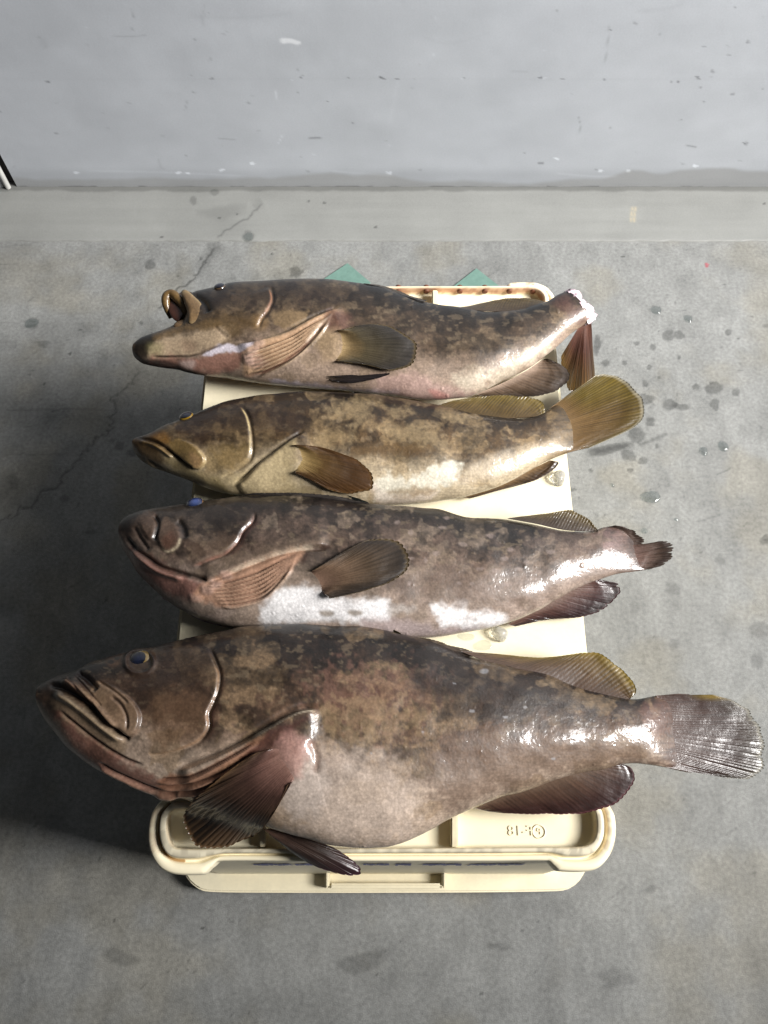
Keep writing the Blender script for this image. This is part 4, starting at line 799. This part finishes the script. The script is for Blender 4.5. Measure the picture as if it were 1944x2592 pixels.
p.patch(c1([(200,585),(440,575),(640,550),(760,540),(740,620),(600,690),(420,660),(260,630)]), (166,118,102), 12, .8, 14, 5)
p.patch(c1([(370,610),(450,600),(450,650),(390,650)]), (214,190,180), 8, .7, 6); p.patch(c1([(170,600),(300,600),(420,655),(520,685),(300,650)]), (40,36,34), 6, .7)
fan = c1([(740,600),(760,540),(830,485),(1000,430),(1180,345),(1330,280),(1260,340),(1140,490),(1000,600),(880,660),(760,690)])
p.patch(fan, (206,168,132), 8, .85, 8, 5)
p.patch(c1([(500,570),(630,495),(720,510),(820,495),(740,545),(640,548)]), (222,214,224), 4, .9, 5)
p.patch(c1([(760,560),(840,560),(900,620),(820,640),(760,610)]), (214,176,164), 10, .6)
p.step(c1([(1350,275),(1180,338),(1000,430),(830,482),(700,500)]), .005, 40, -1, groove=.003)
p.line(c1([(1350,272),(1180,336),(1000,428),(840,478)]), 2.6, (206,186,150), .7)
for k in range(7):
    q = [(745+k*14,555+k*22),(880,520+k*24),(1040,455+k*22),(1180,375+k*15),(1290-k*4,312+k*8)]
    p.line(c1(q), 2.6, (128,88,62), .7, depth=-.003); p.line(c1([(a, b+11) for a, b in q]), 3.2, (224,196,162), .55, depth=.003)
p.line(c1([(1250,360),(1130,500),(1000,600),(880,665),(740,695)]), 4, (134,82,66), .7, depth=-.002)
p.line(c1([(1290,320),(1200,400),(1120,500)]), 3, (236,220,200), .6)
for x, y in [(850,500),(805,545),(780,590)]: p.patch(c1([(x-30,y-22),(x+26,y-20),(x+20,y+20),(x-24,y+20)]), (206,174,158), 8, .6, 6); p.plate(c1([(x-30,y-22),(x+26,y-20),(x+20,y+20),(x-24,y+20)]), .0015, 8)
p.step(c1([(905,150),(916,230),(884,300),(852,340),(825,405)]), 0.0016, 60, 1, w=6, groove=.002)
p.line(c1([(905,165),(916,230),(886,298),(852,345),(832,400)]), 2.2, (172,118,84), .75); p.line(c1([(926,180),(934,240),(904,310),(872,350)]), 3.4, (58,36,28), .6)  # pale plate edge, then a dark line painting the shade under it
p.patch(c1([(810,330),(860,330),(900,360),(880,410),(810,410)]), (166,132,88), 10, .5)
p.line(c1([(185,577),(330,577),(440,570),(540,533),(650,487)]), 2.8, (66,44,36), .8, depth=-.002)
p.line(c1([(570,385),(620,430),(660,455)]), 5, (70,50,36), .6, depth=-.001)
p.line(c1([(450,200),(510,250),(535,310)]), 9, (30,22,18), .9, depth=-.004)
p.patch(c1([(1250,300),(1380,310),(1390,400),(1270,430),(1240,380)]), (132,92,78), 12, .6, 10); p.patch(c1([(1190,430),(1320,430),(1330,590),(1220,600)]), (188,160,124), 16, .6, 10)
p.plate(c1([(1240,440),(1330,440),(1330,590),(1250,580)]), .002, 24)
p.patch(c1([(900,705),(1150,740),(1400,770),(1659,770),(1659,800),(1300,790),(1000,780)]), (206,196,206), 8, .7, 8)
p.patch(c2([(300,610),(520,600),(640,640),(820,680),(850,730),(570,745),(380,700)]), (206,172,162), 16, .7, 14, 6)
p.patch(c2([(730,600),(820,580),(950,560),(1080,480),(1200,430),(1250,450),(1100,560),(900,650),(760,680)]), (212,198,176), 18, .75, 20, 7)
p.patch(c2([(590,680),(640,680),(700,710),(640,730)]), (206,140,130), 6, .6)
p.patch(c2([(1230,210),(1310,170),(1420,310),(1380,330),(1300,260)]), (112,74,68), 14, .6, 10)
f1.droplets(22, 51); f1.commit()
f1.eye(556, 727, 18, float(f1.surfz([560, 736], .28))-.007, (-.15, .45, .9), (70,56,36), (26,30,50), .88)
# gaping upper jaw: lip ring and maxilla, part of the head
zj = ZT+.064
ext = [(c1([(300,225),(345,205),(400,180),(470,205),(540,260),(556,350),(470,384),(395,380),(350,366),(318,330)]), zj-.014, .006, flat_col((88,64,46), .35, .08, None, 9)),
       (c1([(290,215),(330,200),(385,250),(400,300),(360,362),(318,338),(296,280)]), zj-.004, .003, flat_col((92,56,44), .35, .12, None, 4)),
       (c1([(376,186),(404,174),(446,206),(500,262),(520,325),(498,362),(455,378),(420,372),(410,300),(390,240)]), zj+.009, .006, flat_col((140,112,78), .4, .08, (176,150,108), 3)),
       (c1([(335,376),(400,350),(460,372),(520,338),(556,352),(548,392),(440,412),(345,408)]), zj-.001, .006, flat_col((150,118,82), .3, .1, None, 5))]
# (joined into the same body mesh)
vv = [np.empty((0, 3))]
def add_to_body(fish, items, raw=()):
    me = fish.body.data; old = len(me.vertices)
    bm = bmesh.new(); bm.from_mesh(me); lay = bm.verts.layers.float_color['Col']; o = np.array(fish.empty['_o'])
    for poly, z, h, cf in items:
        fish.dome(poly, z, h, cf)
    for V, Fc, C in list(zip(fish.extraV, fish.extraF, fish.extraC))+list(raw):
        V = V-o
        vs_ = [bm.verts.new(v) for v in V]
        for v, c in zip(vs_, C*fish.gain): v[lay] = (*c, 1)
        for f in Fc:
            q = bm.faces.new([vs_[i] for i in f]); q.smooth = True
    bm.to_mesh(me); bm.free()
def sweep(px, z, rad, cfun, n=16, m=40):
    q = cr([(*p_, r_, z_) for p_, r_, z_ in zip(px, rad, z)], m); C = onz(q[:, :2], q[:, 3]); d = np.gradient(C, axis=0); d /= np.linalg.norm(d, axis=1)[:, None]
    u = np.cross(d, (0, 0, 1.)); u /= np.linalg.norm(u, axis=1)[:, None]; w = np.cross(u, d); t = np.linspace(0, 2*math.pi, n, endpoint=False); R = q[:, 2]/F*(HC-zj)
    V = (C[:, None]+R[:, None, None]*(np.cos(t)[None, :, None]*u[:, None]+np.sin(t)[None, :, None]*w[:, None])).reshape(-1, 3)
    return V, grid_faces(m, n, True), cfun(proj(V), np.zeros(len(V)))
lip = sweep(c1([(312,345),(296,300),(284,250),(290,214),(318,200),(350,222),(385,262),(404,310),(392,345)]), [zj-.016,zj-.008,zj-.002,zj,zj+.001,zj+.002,zj,zj-.004,zj-.012], [5,10,13.5,15,15,15,14,12,5], flat_col((128,100,58), .5, .09, None, 6))
add_to_body(f1, ext, [lip])
# severed stump: ragged white flesh
cen = onz(np.array([1458., 778.]), ZT+.055); rg = np.random.RandomState(3)
ax0 = onz(np.array([[1430., 741.], [1492., 815.]]), ZT+.055); d = ax0[1]-ax0[0]; L = np.linalg.norm(d); d /= L; nrm = np.array([-d[1], d[0], 0]); nrm = nrm*np.sign(nrm[0])
th = np.linspace(0, 2*math.pi, 60, endpoint=False); V = []
for k, (r, o) in enumerate([(1.0, -.004), (1.02, .002), (.95, .006), (.75, .008), (.5, .006), (.25, .008), (.03, .006)]):
    rr = r*(1+.10*rg.randn(60)*(r > .2)*.6); oo = o+.0022*rg.randn(60)*(k > 0)
    oo = oo+.005*np.exp(-((th-0.3)/.5)**2)*(k > 0)
    V.append(ax0.mean(0)+np.outer(np.cos(th)*rr*L/2, d)+np.outer(np.sin(th)*rr*.017, (0, 0, 1.))+np.outer(oo, nrm))
mesh('severed_flesh', np.vstack(V), grid_faces(7, 60, True)[:, ::-1], M_flesh, f1.empty, label='ragged white flesh of the cut tail stump')
f1.fin('tail_fin', [(1466,826),(1476,820),(1486,817),(1497,818)], [(1418,905),(1422,945),(1440,990),(1470,1005),(1495,1000),(1506,960),(1502,900)], [(0,(104,66,52)),(.4,(84,50,38)),(.8,(92,66,34)),(1,(110,84,36))], zb=ZT+.05, zt=[ZT+.02,ZT-.03,ZT-.04,ZT-.01], nrays=12, amp=.004, seed=31, raycol=.45, label='tail fin hanging down folded from the cut stump', arch=.004)
f1.fin('dorsal_fin', c2([(730,246),(900,264),(1050,262),(1195,224)]), c2([(800,238),(900,214),(1000,196),(1100,194),(1185,208),(1200,220)]), [(0,(72,56,40)),(1,(98,80,44))], zb=[ZT+.066,ZT+.06,ZT+.062], zt=[ZT+.05,ZT+.045,ZT+.055], nrays=15, seed=32, edge=(110,92,50), raycol=.6)
f1.fin('dorsal_fin', c2([(250,118),(340,138),(450,178),(560,214)]), c2([(330,126),(420,150),(520,190),(590,206)]), [(0,(56,46,40)),(1,(84,72,52))], zb=ZT+.07, zt=ZT+.064, nrays=6, seed=33, jag=.25, nt=80, nr=16, amp=.002, label='folded spiny front part of the dorsal fin')
f1.fin('anal_fin', c2([(840,700),(960,650),(1080,590),(1190,518)]), c2([(880,712),(1020,716),(1200,706),(1300,662),(1338,625),(1334,585),(1290,545),(1215,514)]), [(0,(188,164,144)),(.3,(120,98,80)),(.7,(88,72,58)),(1,(66,56,50))], zb=[ZT+.02,ZT+.03,ZT+.04], zt=[ZT+.014,ZT+.016,ZT+.03,ZT+.044], nrays=12, seed=34, edge=(90,78,68))
f1.fin('pectoral_fin', c2([(108,365),(125,400),(125,470),(100,525)]), c2([(150,358),(260,332),(370,335),(460,370),(520,420),(546,470),(535,530),(490,560),(400,577),(280,548),(150,530)]),
 [(0,(190,162,118)),(.15,(150,126,88)),(.35,(84,74,54)),(.7,(60,54,44)),(1,(58,54,52))], drape=True, lift=.007, nrays=18, seed=35, edge=(120,100,60), raycol=.7)
f1.fin('pelvic_fin', c2([(48,606),(52,614),(70,622)]), c2([(190,598),(300,606),(398,588),(330,614),(200,640),(110,634)]), [(0,(120,104,90)),(.3,(54,46,44)),(1,(36,32,34))], drape=True, lift=.003, nrays=6, seed=36, nt=80, nr=24, amp=.001)
f1.fin('pelvic_fin', c2([(150,668),(170,672),(190,690)]), c2([(260,664),(360,676),(440,696),(420,706),(320,704),(220,700)]), [(0,(150,140,140)),(.3,(50,50,52)),(1,(34,34,36))], zb=ZT+.035, zt=ZT+.03, nrays=5, seed=37, nt=70, nr=22)

# ================================================================== WATER AND ICE
def bead(name, x, y, rx_, ry_, z, mat, h, label, cat, group, jag=.08, seed=0, power=.5):
    rg = np.random.RandomState(seed); n = 36; t = np.linspace(0, 2*math.pi, n, endpoint=False)
    w = 1+jag*(np.cos(2*t+rg.rand()*6)+.6*np.cos(3*t+rg.rand()*6)); c = onz(np.array([x, y], float), z); k = (HC-z)/F*1.15
    rr = np.r_[.02, np.linspace(.15, .9, 7), .96, 1, .9, .02]; zz = [h*max(1-r*r, 0)**power for r in rr]; zz[-2] = zz[-1] = 0
    V = np.vstack([np.c_[rx_*k*w*np.cos(t)*r, ry_*k*w*np.sin(t)*r*1.15, 0*t+q] for r, q in zip(rr, zz)])
    o = mesh(name, V, grid_faces(len(rr), n, True), mat, label=label, category=cat, group=group); o.location = c
    return o
G = 'water beads on the floor'
for i, (x, y, a, b_, lab) in enumerate([(1661,785,15,11,'round water bead on floor, closest to the severed tail stump'),(1742,807,12,10,'water bead on floor just right of the bead nearest the stump'),
   (1831,1130,14,12,'rightmost round water bead on floor level with the yellow edged tail'),(1781,1142,11,10,'smaller bead of the close pair right of the yellow edged tail'),
   (1647,1258,23,15,'largest clear water bead on floor, right of the bare crate deck'),(1550,1228,5,5,'tiny water bead on floor beside the crate edge'),
   (1631,1344,8,7,'small water bead just above the curled worn tail'),(1712,1315,5,4,'tiny water bead right of and above the curled worn tail'),(80,818,18,14,'lone water bead on shaded floor at far left'),
   (630,599,13,14,'lone water bead on smooth strip near the wall crack')]):
    bead('water_bead', x, y, a, b_, .0055 if y < 612 else .0008, M_water, .0035*min(1, a/11), lab, 'water bead', G, seed=i)
G = 'melting ice chips on the crate deck'
bead('ice_chip', 1412, 1212, 19, 15, ZT+.0005, M_ice, .013, 'ice chip on the deck below the second fish anal fin', 'ice', G, .14, 3, .35)
bead('ice_chip', 1264, 1606, 17, 15, ZT+.0005, M_ice, .014, 'chunky ice chip on deck under the third fish belly', 'ice', G, .16, 5, .3)
bead('water_bead', 1222, 1634, 20, 11, ZT+.0005, M_water, .0018, 'oval water puddle on deck below the chunky ice chip', 'water bead', 'water on the crate deck', .1, 6)
bead('water_bead', 1180, 1612, 18, 8, ZT+.0005, M_water, .0015, 'flat water puddle on deck left of the chunky ice chip', 'water bead', 'water on the crate deck', .1, 7)
for o in bpy.data.objects:
    if '_o' in o: del o['_o']
